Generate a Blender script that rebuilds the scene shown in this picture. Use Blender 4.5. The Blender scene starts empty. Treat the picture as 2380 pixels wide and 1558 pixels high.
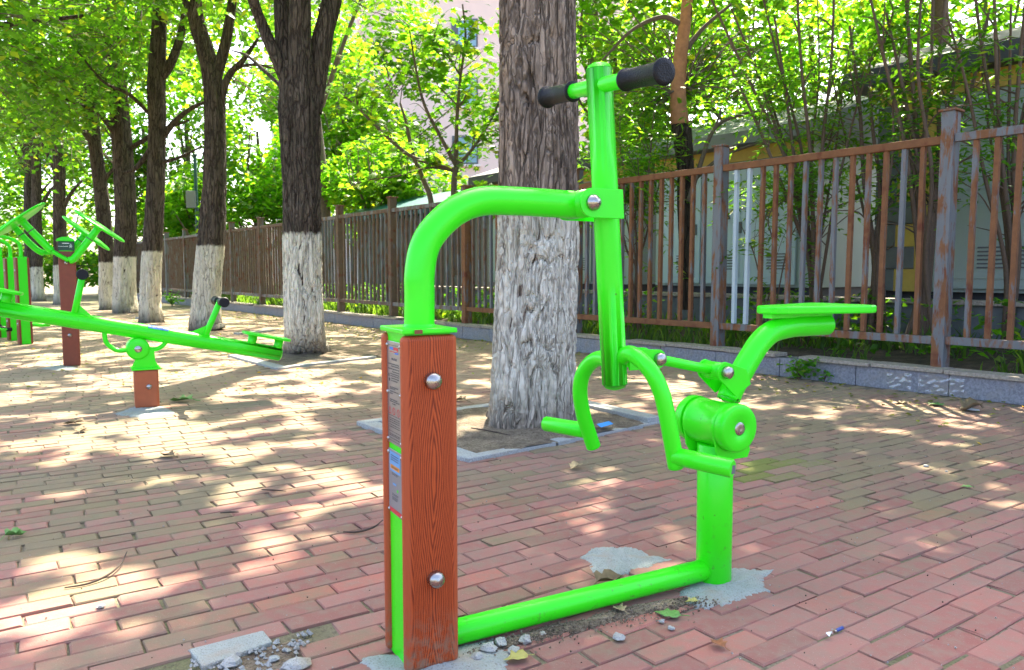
import bpy, math, random
import numpy as np
from mathutils import Vector
R = math.radians
rng = np.random.default_rng(7)
random.seed(7)
scene = bpy.context.scene
COL = scene.collection

# ------------------------------------------------------------------ camera geometry (measured from the photograph)
F, CX, CY, PIT, H = 1772.0, 1190.0, 779.0, 0.0822, 0.78
CP, SP = math.cos(PIT), math.sin(PIT)
def ray(x, y):
    dx = (x-CX)/F; dy = -(y-CY)/F
    return np.array([dx, CP+dy*SP, -SP+dy*CP])
def gp(x, y, z=0.0):
    d = ray(x, y); t = (z-H)/d[2]
    return np.array([d[0]*t, d[1]*t, z])
def at(x, y, Y):
    d = ray(x, y); t = Y/d[1]
    return np.array([d[0]*t, Y, H+d[2]*t])
def proj(P):
    P = np.asarray(P, float); v = P-np.array([0, 0, H])
    zc = v[..., 1]*CP - v[..., 2]*SP; yc = v[..., 1]*SP + v[..., 2]*CP
    zc = np.where(zc < 1e-3, 1e-3, zc)
    return CX+F*v[..., 0]/zc, CY-F*yc/zc
class Frame:
    """upright vertical plane frame: s along d, e along n (towards the viewer), z up"""
    def __init__(s, C, d):
        s.C = np.array(C[:2], float); d = np.array(d[:2], float); s.d = d/np.hypot(*d)
        s.n = np.array([s.d[1], -s.d[0]])
    def P(s, a, e, z):
        p = s.C+s.d*a+s.n*e
        return np.array([p[0], p[1], z])
    def px(s, x, y, e=0.0):                      # pixel -> (s, z) in the plane e
        v = ray(x, y); O = s.C+s.n*e
        t = (O@s.n)/(v[:2]@s.n); p = v*t
        return (p[:2]-O)@s.d, H+p[2]
    def PX(s, x, y, e=0.0):
        a, z = s.px(x, y, e); return s.P(a, e, z)

# ------------------------------------------------------------------ noise
def _h(ix, iy, iz, seed):
    n = (ix*374761393 + iy*668265263 + iz*1274126177 + seed*974711) & 0xffffffff
    n = ((n ^ (n >> 13))*1274126177) & 0xffffffff
    return ((n ^ (n >> 16)) & 0xffff)/65535.0
def vn(p, seed=0):
    p = np.asarray(p, float)
    if p.shape[-1] == 2: p = np.concatenate([p, np.zeros(p.shape[:-1]+(1,))], -1)
    i = np.floor(p).astype(np.int64); f = p-i; f = f*f*(3-2*f)
    r = 0
    for a in (0, 1):
        for b in (0, 1):
            for c in (0, 1):
                w = (f[..., 0] if a else 1-f[..., 0])*(f[..., 1] if b else 1-f[..., 1])*(f[..., 2] if c else 1-f[..., 2])
                r = r+w*_h(i[..., 0]+a, i[..., 1]+b, i[..., 2]+c, seed)
    return r

# ------------------------------------------------------------------ object helpers
def tag(o, label=None, cat=None, group=None, kind=None):
    if label: o['label'] = label
    if cat: o['category'] = cat
    if group: o['group'] = group
    if kind: o['kind'] = kind
    return o
def empty(name, loc, label, cat, group=None):
    o = bpy.data.objects.new(name, None); COL.objects.link(o)
    o.location = Vector((float(loc[0]), float(loc[1]), float(loc[2]) if len(loc) > 2 else 0.0))
    o.empty_display_size = .1
    o['base'] = [float(v) for v in o.location]
    return tag(o, label, cat, group)
def basis(a):
    a = np.asarray(a, float); a = a/np.linalg.norm(a)
    u = np.cross(a, [0, 0, 1.0])
    if np.linalg.norm(u) < 1e-3: u = np.cross(a, [0, 1.0, 0])
    u /= np.linalg.norm(u); return u, np.cross(u, a), a
def smooth_path(pts, n=6):
    P = np.asarray(pts, float)
    if len(P) < 3: return P
    Q = np.vstack([2*P[0]-P[1], P, 2*P[-1]-P[-2]]); out = []
    for i in range(1, len(Q)-2):
        for k in range(n):
            t = k/n
            out.append(.5*((2*Q[i])+(-Q[i-1]+Q[i+1])*t+(2*Q[i-1]-5*Q[i]+4*Q[i+1]-Q[i+2])*t*t+(-Q[i-1]+3*Q[i]-3*Q[i+1]+Q[i+2])*t**3))
    out.append(P[-1]); return np.array(out)

class MB:
    def __init__(s): s.V = []; s.F = []; s.S = []; s.n = 0
    def add(s, V, Fc, smooth=False):
        V = np.asarray(V, float); s.V.append(V)
        for f in Fc: s.F.append(tuple(int(i)+s.n for i in f)); s.S.append(smooth)
        s.n += len(V); return s
    def box(s, c, size, ax=None, smooth=False):
        c = np.asarray(c, float)
        ax = np.eye(3) if ax is None else np.asarray(ax, float)
        sg = np.array([[x, y, z] for x in (-1, 1) for y in (-1, 1) for z in (-1, 1)])*np.asarray(size)/2
        return s.add(c+sg@ax, [(0, 1, 3, 2), (4, 6, 7, 5), (0, 4, 5, 1), (2, 3, 7, 6), (0, 2, 6, 4), (1, 5, 7, 3)], smooth)
    def prism(s, outline, axis, thick):
        """extrude a 3-D outline by thick along axis (both ends capped)"""
        P = np.asarray(outline, float); a = np.asarray(axis, float); a = a/np.linalg.norm(a)
        n = len(P); V = np.vstack([P, P+a*thick])
        Fc = [tuple(range(n))[::-1], tuple(range(n, 2*n))]+[(i, (i+1) % n, n+(i+1) % n, n+i) for i in range(n)]
        return s.add(V, Fc)
    def tube(s, pts, r, seg=16, caps=True, res=0, dome=0.0, closed_round=0.12):
        P = np.asarray(pts, float)
        if res: P = smooth_path(P, res)
        rr = np.full(len(P), r, float) if np.isscalar(r) else np.interp(np.linspace(0, 1, len(P)), np.linspace(0, 1, len(r)), r)
        if caps and closed_round:                  # softened ends
            t0 = P[0]-P[1]; t0 /= np.linalg.norm(t0); t1 = P[-1]-P[-2]; t1 /= np.linalg.norm(t1)
            a0, a1 = rr[0], rr[-1]; k = closed_round
            P = np.vstack([P[0]+t0*dome*a0, P[0]+t0*dome*a0*.6, P[0]-t0*k*a0*.5, P, P[-1]+t1*k*-.5*a1, P[-1]+t1*dome*a1*.6, P[-1]+t1*dome*a1]) if dome else np.vstack([P[0], P[0]-t0*k*a0, P[1:-1], P[-1]-t1*k*a1, P[-1]])
            rr = np.concatenate([[a0*.45, a0*.8, a0], rr, [a1, a1*.8, a1*.45]]) if dome else np.concatenate([[a0*(1-k)], [a0], rr[1:-1], [a1], [a1*(1-k)]])
        T = np.gradient(P, axis=0); T /= np.maximum(np.linalg.norm(T, axis=1), 1e-9)[:, None]
        u, v, _ = basis(T[0]); V = []
        th = np.arange(seg)/seg*2*math.pi
        for i in range(len(P)):
            u = u-T[i]*(u@T[i]); u /= np.linalg.norm(u); v = np.cross(T[i], u)
            V.append(P[i]+rr[i]*(np.cos(th)[:, None]*u+np.sin(th)[:, None]*v))
        n = len(P); V = np.vstack(V); Fc = []
        for i in range(n-1):
            for j in range(seg):
                k = (j+1) % seg; Fc.append((i*seg+j, i*seg+k, (i+1)*seg+k, (i+1)*seg+j))
        s.add(V, Fc, True)
        if caps:
            s.add(V[:seg], [tuple(range(seg))[::-1]]); s.add(V[-seg:], [tuple(range(seg))])
        return s
    def lathe(s, base, axis, prof, seg=24):
        """prof: (distance along axis, radius) pairs"""
        u, v, a = basis(axis); th = np.arange(seg)/seg*2*math.pi
        ring = np.cos(th)[:, None]*u+np.sin(th)[:, None]*v; V = []
        for (z, r) in prof: V.append(np.asarray(base, float)+a*z+ring*max(r, 1e-5))
        Fc = []
        for i in range(len(prof)-1):
            for j in range(seg):
                k = (j+1) % seg; Fc.append((i*seg+j, i*seg+k, (i+1)*seg+k, (i+1)*seg+j))
        s.add(np.vstack(V), Fc, True)
        s.add(V[0], [tuple(range(seg))[::-1]]); s.add(V[-1], [tuple(range(seg))]); return s
    def build(s, name, mat, parent=None, base=None, bevel=0, seg=2, attrs=None):
        if base is None:
            p = parent
            while p is not None and p.parent is not None: p = p.parent
            base = np.array(p['base']) if p is not None and 'base' in p else np.zeros(3)
        V = np.vstack(s.V)-base
        me = bpy.data.meshes.new(name); me.from_pydata(V.tolist(), [], s.F)
        me.polygons.foreach_set('use_smooth', s.S)
        if attrs:
            for k, arr in attrs.items():
                at_ = me.attributes.new(k, 'FLOAT', 'POINT'); at_.data.foreach_set('value', np.asarray(arr, np.float32))
        me.update(); me.materials.append(mat)
        o = bpy.data.objects.new(name, me); COL.objects.link(o)
        if parent is not None: o.parent = parent
        else: o.location = Vector([float(x) for x in base]); o['base'] = [float(x) for x in base]
        if bevel:
            m = o.modifiers.new('edge', 'BEVEL'); m.width = bevel; m.segments = seg; m.limit_method = 'ANGLE'; m.angle_limit = R(40)
        return o
def np_mesh(name, V, Fc, mat, parent=None, base=None, smooth=False, col=None, val=None):
    """fast mesh from arrays; Fc is (M,k) with one k"""
    if base is None:
        p = parent
        while p is not None and p.parent is not None: p = p.parent
        base = np.array(p['base']) if p is not None and 'base' in p else np.zeros(3)
    V = np.asarray(V, np.float32)-np.asarray(base, np.float32); Fc = np.asarray(Fc, np.int32); m, k = Fc.shape
    me = bpy.data.meshes.new(name); me.vertices.add(len(V)); me.vertices.foreach_set('co', V.ravel())
    me.loops.add(m*k); me.loops.foreach_set('vertex_index', Fc.ravel())
    me.polygons.add(m); me.polygons.foreach_set('loop_start', np.arange(0, m*k, k, dtype=np.int32))
    me.polygons.foreach_set('use_smooth', np.full(m, smooth))
    if col is not None:
        a = me.attributes.new('tint', 'FLOAT_VECTOR', 'POINT'); a.data.foreach_set('vector', np.asarray(col, np.float32).ravel())
    if val:
        for kk, arr in val.items():
            a = me.attributes.new(kk, 'FLOAT', 'POINT'); a.data.foreach_set('value', np.asarray(arr, np.float32))
    me.update(calc_edges=True); me.validate(); me.materials.append(mat)
    o = bpy.data.objects.new(name, me); COL.objects.link(o)
    if parent is not None: o.parent = parent
    else: o.location = Vector([float(x) for x in base]); o['base'] = [float(x) for x in base]
    return o
def copy_tree(o, parent=None):
    c = o.copy(); COL.objects.link(c); c.parent = parent
    for ch in o.children: copy_tree(ch, c)
    return c

# ------------------------------------------------------------------ materials
class NT:
    def __init__(s, name):
        m = bpy.data.materials.new(name); m.use_nodes = True; s.m = m; s.t = m.node_tree; s.t.nodes.clear()
        s.out = s.t.nodes.new('ShaderNodeOutputMaterial')
    def n(s, typ, **kw):
        nd = s.t.nodes.new(typ)
        for k, v in kw.items():
            if k.startswith('i_'):
                key = k[2:].replace('_', ' '); nd.inputs[key].default_value = v
            else: setattr(nd, k, v)
        return nd
    def l(s, a, b): s.t.links.new(a, b)
    def coord(s, which='Object'): return s.n('ShaderNodeTexCoord').outputs[which]
    def mapv(s, vec, scale=(1, 1, 1), loc=(0, 0, 0), rot=(0, 0, 0)):
        m = s.n('ShaderNodeMapping'); m.inputs['Scale'].default_value = scale; m.inputs['Location'].default_value = loc; m.inputs['Rotation'].default_value = rot
        s.l(vec, m.inputs['Vector']); return m.outputs[0]
    def noise(s, vec, scale=5, detail=4, rough=.55, dist=0):
        nd = s.n('ShaderNodeTexNoise'); nd.inputs['Scale'].default_value = scale; nd.inputs['Detail'].default_value = detail
        nd.inputs['Roughness'].default_value = rough; nd.inputs['Distortion'].default_value = dist
        if vec is not None: s.l(vec, nd.inputs['Vector'])
        return nd.outputs['Fac']
    def ramp(s, fac, stops):
        r = s.n('ShaderNodeValToRGB'); e = r.color_ramp.elements
        while len(e) < len(stops): e.new(.5)
        for el, (p, c) in zip(e, stops):
            el.position = p; el.color = (c, c, c, 1) if np.isscalar(c) else (*c, 1)
        s.l(fac, r.inputs[0]); return r.outputs[0]
    def mix(s, fac, a, b, mode='MIX'):
        m = s.n('ShaderNodeMix', data_type='RGBA', blend_type=mode)
        for sock, v in ((m.inputs[0], fac), (m.inputs[6], a), (m.inputs[7], b)):
            if hasattr(v, 'is_output'): s.l(v, sock)
            elif np.isscalar(v): sock.default_value = v if sock == m.inputs[0] else (v, v, v, 1)
            else: sock.default_value = (*v, 1)
        return m.outputs[2]
    def math(s, op, a, b=0.0, c=None, clamp=False):
        m = s.n('ShaderNodeMath', operation=op, use_clamp=clamp)
        for sock, v in zip(m.inputs, (a, b, c)):
            if v is None: continue
            if hasattr(v, 'is_output'): s.l(v, sock)
            else: sock.default_value = v
        return m.outputs[0]
    def bump(s, h, strength=.3, dist=.01):
        b = s.n('ShaderNodeBump'); b.inputs['Strength'].default_value = strength; b.inputs['Distance'].default_value = dist
        s.l(h, b.inputs['Height']); return b.outputs[0]
    def attr(s, name): return s.n('ShaderNodeAttribute', attribute_name=name)
    def bsdf(s, color, rough=.5, metal=0, normal=None, coat=0, spec=.5):
        p = s.n('ShaderNodeBsdfPrincipled')
        for k, v in (('Base Color', color), ('Roughness', rough), ('Metallic', metal)):
            if hasattr(v, 'is_output'): s.l(v, p.inputs[k])
            elif np.isscalar(v): p.inputs[k].default_value = v
            else: p.inputs[k].default_value = (*v, 1)
        p.inputs['Coat Weight'].default_value = coat; p.inputs['Coat Roughness'].default_value = .08
        p.inputs['Specular IOR Level'].default_value = spec
        if normal is not None: s.l(normal, p.inputs['Normal'])
        s.l(p.outputs[0], s.out.inputs['Surface']); return p
def xyz(t, vec):
    s = t.n('ShaderNodeSeparateXYZ'); t.l(vec, s.inputs[0]); return s.outputs

def m_green():
    t = NT('green_paint'); o = t.coord('Object'); z = xyz(t, o)[2]
    var = t.noise(o, 7, 3); c = t.mix(var, (.030, .74, .008), (.042, .84, .011))
    chips = t.ramp(t.noise(o, 85, 2, .5), [(.715, 0), (.74, 1)])
    patch = t.ramp(t.noise(o, 5, 2), [(.56, 0), (.66, 1)])
    low = t.ramp(z, [(.0, 1), (.22, 0)])
    dirt = t.ramp(t.noise(o, 60, 5, .7), [(.58, 0), (.72, 1)])
    k = t.math('MULTIPLY', chips, patch)
    k2 = t.math('MULTIPLY', dirt, low)
    c = t.mix(k, c, (.05, .022, .01)); c = t.mix(t.math('MULTIPLY', k2, .75), c, (.13, .10, .06))
    scr = t.noise(t.mapv(o, (40, 40, 3)), 6, 3)
    r = t.ramp(scr, [(.3, .30), (.75, .36)])
    n = t.bump(t.noise(o, 25, 2), .04, .002)
    t.bsdf(c, r, 0, n, coat=.12, spec=.35); return t.m
def m_simple(name, col, rough=.5, metal=0, nscale=40, namp=.15, bump=.0, bd=.004, coat=0):
    t = NT(name); o = t.coord('Object'); n = t.noise(o, nscale, 5, .6)
    c = t.mix(n, tuple(x*(1-namp) for x in col), tuple(min(1, x*(1+namp)) for x in col))
    t.bsdf(c, rough, metal, t.bump(n, bump, bd) if bump else None, coat); return t.m
def m_wood(d, C):
    """wood-grain printed panel: cathedral arches; d is the direction along the face"""
    t = NT('wood_panel_grain'); o = t.coord('Object'); x, y, z = xyz(t, o)
    u = t.math('ADD', t.math('MULTIPLY', x, float(d[0])), t.math('MULTIPLY', y, float(d[1])))
    wob = t.noise(t.mapv(o, (14, 14, 1.5)), 1.6, 4, .6)
    wob2 = t.noise(t.mapv(o, (6, 6, 1.3), (3, 1, 7)), 1.0, 2, .5)
    uu = t.math('ADD', u, t.math('MULTIPLY', t.math('SUBTRACT', wob2, .5), .03))
    u2 = t.math('MULTIPLY', t.math('MULTIPLY', uu, uu), 2200.0)
    u1 = t.math('MULTIPLY', t.math('ABSOLUTE', uu), 165.0)
    sn = t.math('MULTIPLY', t.math('SINE', t.math('MULTIPLY', z, 12.2)), 2.5)
    ph = t.math('ADD', t.math('ADD', t.math('MULTIPLY', t.math('MINIMUM', u2, 3.5), 1.0), u1), t.math('ADD', sn, t.math('MULTIPLY', wob, 4.6)))
    w = t.math('FRACT', t.math('MULTIPLY', ph, 1.0))
    fine = t.noise(t.mapv(o, (260, 260, 9)), 1, 3, .6)
    g = t.ramp(w, [(0, 0.0), (.26, .45), (.58, 1), (.80, .7), (.93, .08), (1, 0)])
    c = t.mix(g, (.13, .015, .004), (.50, .088, .018))
    c = t.mix(t.math('MULTIPLY', fine, .25), c, (.20, .032, .007))
    c = t.mix(t.ramp(t.math('ABSOLUTE', u), [(.0435, 0), (.0475, 1)]), c, (.40, .080, .026))
    low = t.ramp(z, [(.0, 1), (.13, .0)])
    k = t.math('MULTIPLY', low, t.ramp(t.noise(o, 55, 5, .7), [(.42, 0), (.62, 1)]))
    c = t.mix(t.math('MULTIPLY', k, .8), c, (.20, .155, .10))
    n = t.bump(t.math('ADD', g, fine), .25, .0012)
    t.bsdf(c, .5, 0, n, spec=.3); return t.m
def m_steel():
    t = NT('brushed_steel'); o = t.coord('Object'); n = t.noise(o, 60, 4)
    t.bsdf(t.mix(n, (.30, .28, .26), (.50, .48, .46)), t.ramp(n, [(.3, .18), (.7, .38)]), 1.0); return t.m
def m_rubber():
    t = NT('black_rubber'); o = t.coord('Object')
    v = t.n('ShaderNodeTexVoronoi'); v.inputs['Scale'].default_value = 330; t.l(o, v.inputs['Vector'])
    t.bsdf((.004, .005, .008), .5, 0, t.bump(v.outputs['Distance'], .6, .0015), spec=.3); return t.m
def m_rust(strong=.5, name='rusty_blue_grey_steel', rw=.24, r0=(.105, .042, .020), r1=(.285, .122, .046)):
    t = NT(name); o = t.coord('Object'); oi = t.n('ShaderNodeObjectInfo')
    rnd = oi.outputs['Random']
    off = t.n('ShaderNodeCombineXYZ'); t.l(t.math('MULTIPLY', rnd, 40), off.inputs[0]); t.l(t.math('MULTIPLY', rnd, 17), off.inputs[2])
    va = t.n('ShaderNodeVectorMath', operation='ADD'); t.l(o, va.inputs[0]); t.l(off.outputs[0], va.inputs[1]); p = va.outputs[0]
    big = t.noise(t.mapv(p, (1, 1, .20)), 15, 5, .66, .5); fine = t.noise(t.mapv(p, (1, 1, .35)), 26, 5, .7)
    f = t.math('ADD', t.math('MULTIPLY', big, .72), t.math('MULTIPLY', fine, .28))
    f = t.math('ADD', f, t.math('MULTIPLY', t.math('SUBTRACT', rnd, .5), rw))
    k = t.ramp(f, [(.50-strong*.12, 0), (.57-strong*.12, 1)])
    paint = t.mix(fine, (.100, .108, .118), (.175, .182, .192))
    rust = t.mix(t.noise(p, 14, 5, .7), r0, r1)
    rust = t.mix(t.ramp(t.noise(p, 9, 3), [(.55, 0), (.7, 1)]), rust, (.13, .035, .015))
    c = t.mix(k, paint, rust)
    t.bsdf(c, t.mix(k, .45, .85), 0, t.bump(t.math('ADD', fine, k), .25, .003)); return t.m
def m_brick():
    t = NT('red_clay_brick'); g = t.n('ShaderNodeNewGeometry').outputs['Position']; a = t.attr('tone').outputs['Fac']
    n1 = t.noise(g, 26, 5, .65); sp = t.noise(g, 420, 2, .5); big = t.noise(g, .9, 4, .55)
    c = t.mix(a, (.265, .100, .082), (.370, .165, .135))
    c = t.mix(t.ramp(a, [(.84, 0), (.97, .8)]), c, (.40, .135, .095))
    c = t.mix(t.math('MULTIPLY', t.ramp(n1, [(.42, 0), (.72, 1)]), .65), c, (.245, .190, .145))
    m2 = t.attr('moss').outputs['Fac']
    mm = t.math('ADD', t.math('MULTIPLY', big, .9), t.math('ADD', t.math('MULTIPLY', m2, .42), t.math('MULTIPLY', n1, .25)))
    c = t.mix(t.math('MULTIPLY', t.ramp(mm, [(.72, 0), (1.04, 1)]), .80), c, (.185, .165, .082))
    c = t.mix(t.ramp(t.noise(g, 2.3, 6, .7), [(.40, .0), (.68, .42)]), c, (.19, .155, .12))
    dust = t.attr('dust').outputs['Fac']
    c = t.mix(t.math('MULTIPLY', dust, t.ramp(t.noise(g, 3.5, 5, .65), [(.30, .25), (.62, 1)])), c, (.33, .25, .165))
    # bricks overgrown with moss
    mo = t.attr('mossy').outputs['Fac']
    c = t.mix(t.ramp(t.math('ADD', mo, t.math('MULTIPLY', t.math('SUBTRACT', t.noise(g, 45, 5, .75), .5), 1.1)), [(.38, 0), (.70, .85)]), c, (.150, .185, .030))
    wsp = t.ramp(sp, [(.68, 0), (.74, 1)]); c = t.mix(t.math('MULTIPLY', wsp, .5), c, (.55, .47, .42))
    dsp = t.ramp(sp, [(.24, 1), (.32, 0)]); c = t.mix(t.math('MULTIPLY', dsp, .5), c, (.13, .07, .06))
    h = t.math('ADD', t.math('MULTIPLY', sp, .35), n1)
    t.bsdf(c, .88, 0, t.bump(h, .45, .004), spec=.3); return t.m
def m_ground():
    t = NT('sandy_soil'); g = t.n('ShaderNodeNewGeometry').outputs['Position']
    n1 = t.noise(g, 7, 6, .7); n2 = t.noise(g, 90, 3, .6); n3 = t.noise(g, 1.6, 4)
    c = t.mix(n1, (.15, .13, .095), (.27, .22, .16))
    c = t.mix(t.math('MULTIPLY', t.ramp(n3, [(.45, 0), (.65, 1)]), .75), c, (.12, .135, .05))
    c = t.mix(t.ramp(n2, [(.35, .5), (.5, 0)]), c, (.09, .07, .05))
    t.bsdf(c, .95, 0, t.bump(t.math('ADD', n1, n2), .8, .012), spec=.2); return t.m
def m_soil(name, a, b, dark=(.08, .055, .035)):
    t = NT(name); g = t.n('ShaderNodeNewGeometry').outputs['Position']
    n1 = t.noise(g, 11, 6, .72); n2 = t.noise(g, 120, 3, .65)
    c = t.mix(t.ramp(n1, [(.35, 0), (.65, 1)]), a, b); c = t.mix(t.ramp(n2, [(.36, .8), (.5, 0)]), c, dark)
    t.bsdf(c, .95, 0, t.bump(t.math('ADD', n1, n2), .9, .015), spec=.2); return t.m
def m_concrete(name='pale_concrete', a=(.25, .28, .265), b=(.40, .42, .395)):
    t = NT(name); g = t.n('ShaderNodeNewGeometry').outputs['Position']
    n1 = t.noise(g, 30, 6, .7); n2 = t.noise(g, 260, 2, .6)
    c = t.mix(n1, a, b); c = t.mix(t.ramp(n2, [(.33, .7), (.45, 0)]), c, (.20, .17, .14))
    c = t.mix(t.ramp(t.noise(g, 9, 4), [(.52, 0), (.7, .8)]), c, (.36, .29, .22))
    t.bsdf(c, .9, 0, t.bump(t.math('ADD', n1, n2), .6, .006), spec=.25); return t.m
def m_granite(name, a, b, sc=150):
    t = NT(name); g = t.n('ShaderNodeNewGeometry').outputs['Position']
    n1 = t.noise(g, 9, 5, .6); n2 = t.noise(g, sc, 3, .7)
    c = t.mix(t.ramp(n2, [(.38, 0), (.62, 1)]), a, b); c = t.mix(t.ramp(n1, [(.5, 0), (.75, .6)]), c, (.30, .25, .19))
    t.bsdf(c, .7, 0, t.bump(n2, .35, .003), spec=.35); return t.m
def m_bark(white=None, seed=0.0, tone=1.0, name='bark'):
    t = NT(name); g = t.n('ShaderNodeNewGeometry').outputs['Position']; z = xyz(t, g)[2]
    gg = t.mapv(g, (1, 1, .22), (seed, seed*.7, 0))
    n1 = t.noise(gg, 14, 6, .7, .3); n2 = t.noise(gg, 70, 4, .7); blot = t.noise(t.mapv(g, (1, 1, .6), (seed, 0, 0)), 3.0, 4, .6)
    c = t.mix(t.ramp(n1, [(.3, 0), (.7, 1)]), tuple(tone*x for x in (.030, .021, .014)), tuple(tone*x for x in (.160, .126, .098)))
    c = t.mix(t.ramp(blot, [(.5, 0), (.68, .7)]), c, tuple(tone*x for x in (.135, .098, .068)))
    rd = t.attr('ridge').outputs['Fac']
    rough = .9
    def crack(sc, zs, wid, dist):
        dn = t.n('ShaderNodeTexNoise'); dn.inputs['Scale'].default_value = 9; dn.inputs['Detail'].default_value = 4; t.l(t.mapv(g, (1, 1, .3)), dn.inputs['Vector'])
        ad = t.n('ShaderNodeVectorMath', operation='MULTIPLY_ADD'); t.l(dn.outputs['Color'], ad.inputs[0]); ad.inputs[1].default_value = (dist, dist, dist); t.l(t.mapv(g, (1, 1, zs), (seed, 0, seed)), ad.inputs[2])
        v = t.n('ShaderNodeTexVoronoi', feature='DISTANCE_TO_EDGE'); v.inputs['Scale'].default_value = sc; t.l(ad.outputs[0], v.inputs['Vector'])
        return t.ramp(v.outputs['Distance'], [(0, 1), (wid*.35, .75), (wid, 0)])
    k1 = crack(24, .10, .13, .10); k2_ = crack(46, .16, .09, .07)
    ck = t.math('MAXIMUM', k1, t.math('MULTIPLY', k2_, t.ramp(n1, [(.42, 0), (.60, .8)])))
    kw = crack(22, .09, .075, .10)
    kw = t.math('MULTIPLY', kw, t.ramp(t.noise(t.mapv(g, (1, 1, .5)), 7, 3), [(.35, .25), (.6, 1)]))
    c = t.mix(t.math('MULTIPLY', ck, .88), c, tuple(tone*x for x in (.022, .016, .012)))
    if white:
        edge = t.math('ADD', z, t.math('MULTIPLY', t.math('SUBTRACT', t.noise(t.mapv(g, (1, 1, .5)), 22, 4, .7), .5), .10))
        k = t.ramp(t.math('SUBTRACT', edge, white-.5), [(.485, 1), (.515, 0)])
        keep = t.ramp(t.math('ADD', rd, t.math('MULTIPLY', t.math('SUBTRACT', n2, .5), .4)), [(.04, 0), (.18, 1)])
        foot = t.ramp(t.math('ADD', z, t.math('MULTIPLY', n1, .14)), [(.09, .15), (.30, 1)])
        worn = t.ramp(t.noise(t.mapv(g, (1, 1, .35), (seed*2, 0, 3)), 5.0, 5, .75), [(.28, .4), (.40, 1)])
        wc = t.mix(n2, (.60, .555, .445), (.80, .75, .63)); wc = t.mix(t.ramp(blot, [(.46, .0), (.68, .55)]), wc, (.40, .37, .26))
        kk = t.math('MULTIPLY', t.math('MULTIPLY', t.math('MULTIPLY', k, keep), t.math('MULTIPLY', foot, worn)), t.math('SUBTRACT', 1.0, t.math('MULTIPLY', kw, .72)))
        c = t.mix(kk, c, wc)
    t.bsdf(c, rough, 0, t.bump(t.math('SUBTRACT', t.math('ADD', t.math('MULTIPLY', n1, 1.0), t.math('MULTIPLY', n2, .7)), t.math('MULTIPLY', ck, 1.3)), .9, .012), spec=.2); return t.m
def m_leaf(name, trans=(.30, .52, .03), tw=.5):
    t = NT(name); a = t.attr('tint').outputs['Color']
    d = t.n('ShaderNodeBsdfPrincipled'); t.l(a, d.inputs['Base Color']); d.inputs['Roughness'].default_value = .42; d.inputs['Specular IOR Level'].default_value = .35
    tr = t.n('ShaderNodeBsdfTranslucent'); t.l(t.mix(1.0, a, trans, 'MULTIPLY'), tr.inputs['Color'])
    mx = t.n('ShaderNodeMixShader'); mx.inputs[0].default_value = tw
    t.l(d.outputs[0], mx.inputs[1]); t.l(tr.outputs[0], mx.inputs[2]); t.l(mx.outputs[0], t.out.inputs['Surface']); return t.m
# leaf tint is the blade's reflectance; 'trans' multiplies it into the transmitted colour
M = {}
FR = Frame((-.186, 1.503), (.516+.186, 1.888-1.503))          # rider machine axis
M['green'] = m_green(); M['wood'] = m_wood(FR.d, FR.C); M['steel'] = m_steel(); M['rubber'] = m_rubber()
M['rust'] = m_rust(.50, rw=.20); M['farrust'] = m_rust(.55, 'dull_far_rust', .12, (.085, .055, .038), (.185, .125, .085)); M['postrust'] = m_rust(.58, 'flaking_post_paint', .10); M['rail'] = m_rust(.85, 'rusted_rail_steel'); M['brick'] = m_brick(); M['ground'] = m_ground()
M['concrete'] = m_concrete(); M['granite'] = m_granite('grey_granite', (.25, .26, .255), (.41, .42, .41))
M['tile'] = m_granite('blue_grey_wall_tile', (.175, .175, .20), (.285, .285, .315), 60); M['coping'] = m_granite('weathered_coping', (.24, .20, .16), (.40, .34, .28), 60)
M['pit'] = m_soil('tree_pit_soil', (.13, .10, .075), (.34, .27, .19)); M['bed'] = m_soil('planting_bed_soil', (.05, .042, .03), (.13, .10, .07))
M['leaf'] = m_leaf('leaf_blade', (3.3, 3.0, .75), .58); M['leaf_far'] = m_leaf('leaf_blade_far', (3.6, 3.3, .8), .66); M['shrubleaf'] = m_leaf('shrub_leaf', (3.2, 3.0, .8), .55)
M['stem'] = m_simple('shrub_stem_bark', (.115, .075, .048), .85, 0, 60, .45, .4, .004)
M['limb'] = m_simple('smooth_limb_bark', (.13, .095, .07), .85, 0, 30, .45, .5, .006)
M['redbark'] = m_simple('reddish_smooth_bark', (.40, .185, .085), .8, 0, 24, .5, .4, .006)
M['white_bar'] = m_simple('new_galvanised_bar', (.42, .50, .54), .5, .0, 30, .08)
M['cream'] = m_simple('pale_panel', (.34, .40, .36), .55, 0, 3, .1); M['bluewhite'] = m_simple('pale_blue_door', (.44, .54, .58), .5, 0, 3, .08)
M['yellow'] = m_simple('yellow_render', (.52, .36, .07), .7, 0, 10, .2); M['grey'] = m_simple('grey_block', (.13, .14, .14), .8, 0, 14, .25, .2)
M['roof'] = m_simple('dark_eave', (.06, .062, .07), .7, 0, 14, .3); M['roofpale'] = m_simple('pale_roof_sheet', (.20, .21, .22), .8, 0, 10, .15)
M['pink'] = m_simple('pink_render', (.86, .64, .56), .85, 0, 2, .06); M['pinklight'] = m_simple('pale_pink_render', (.88, .76, .70), .85, 0, 2, .05)
M['glass'] = m_simple('window_glass', (.22, .36, .42), .12, 0, 2, .1, coat=.5); M['frame'] = m_simple('window_frame', (.10, .11, .12), .5)
M['teal'] = m_simple('teal_sheet_roof', (.005, .085, .095), .45, 0, 6, .15); M['dkgreen'] = m_simple('dark_green_sign', (.005, .045, .03), .35, 0, 10, .1)
M['white'] = m_simple('white_marking', (.78, .78, .76), .5, 0, 20, .05); M['red'] = m_simple('red_marking', (.55, .03, .04), .5, 0, 20, .05)
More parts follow.
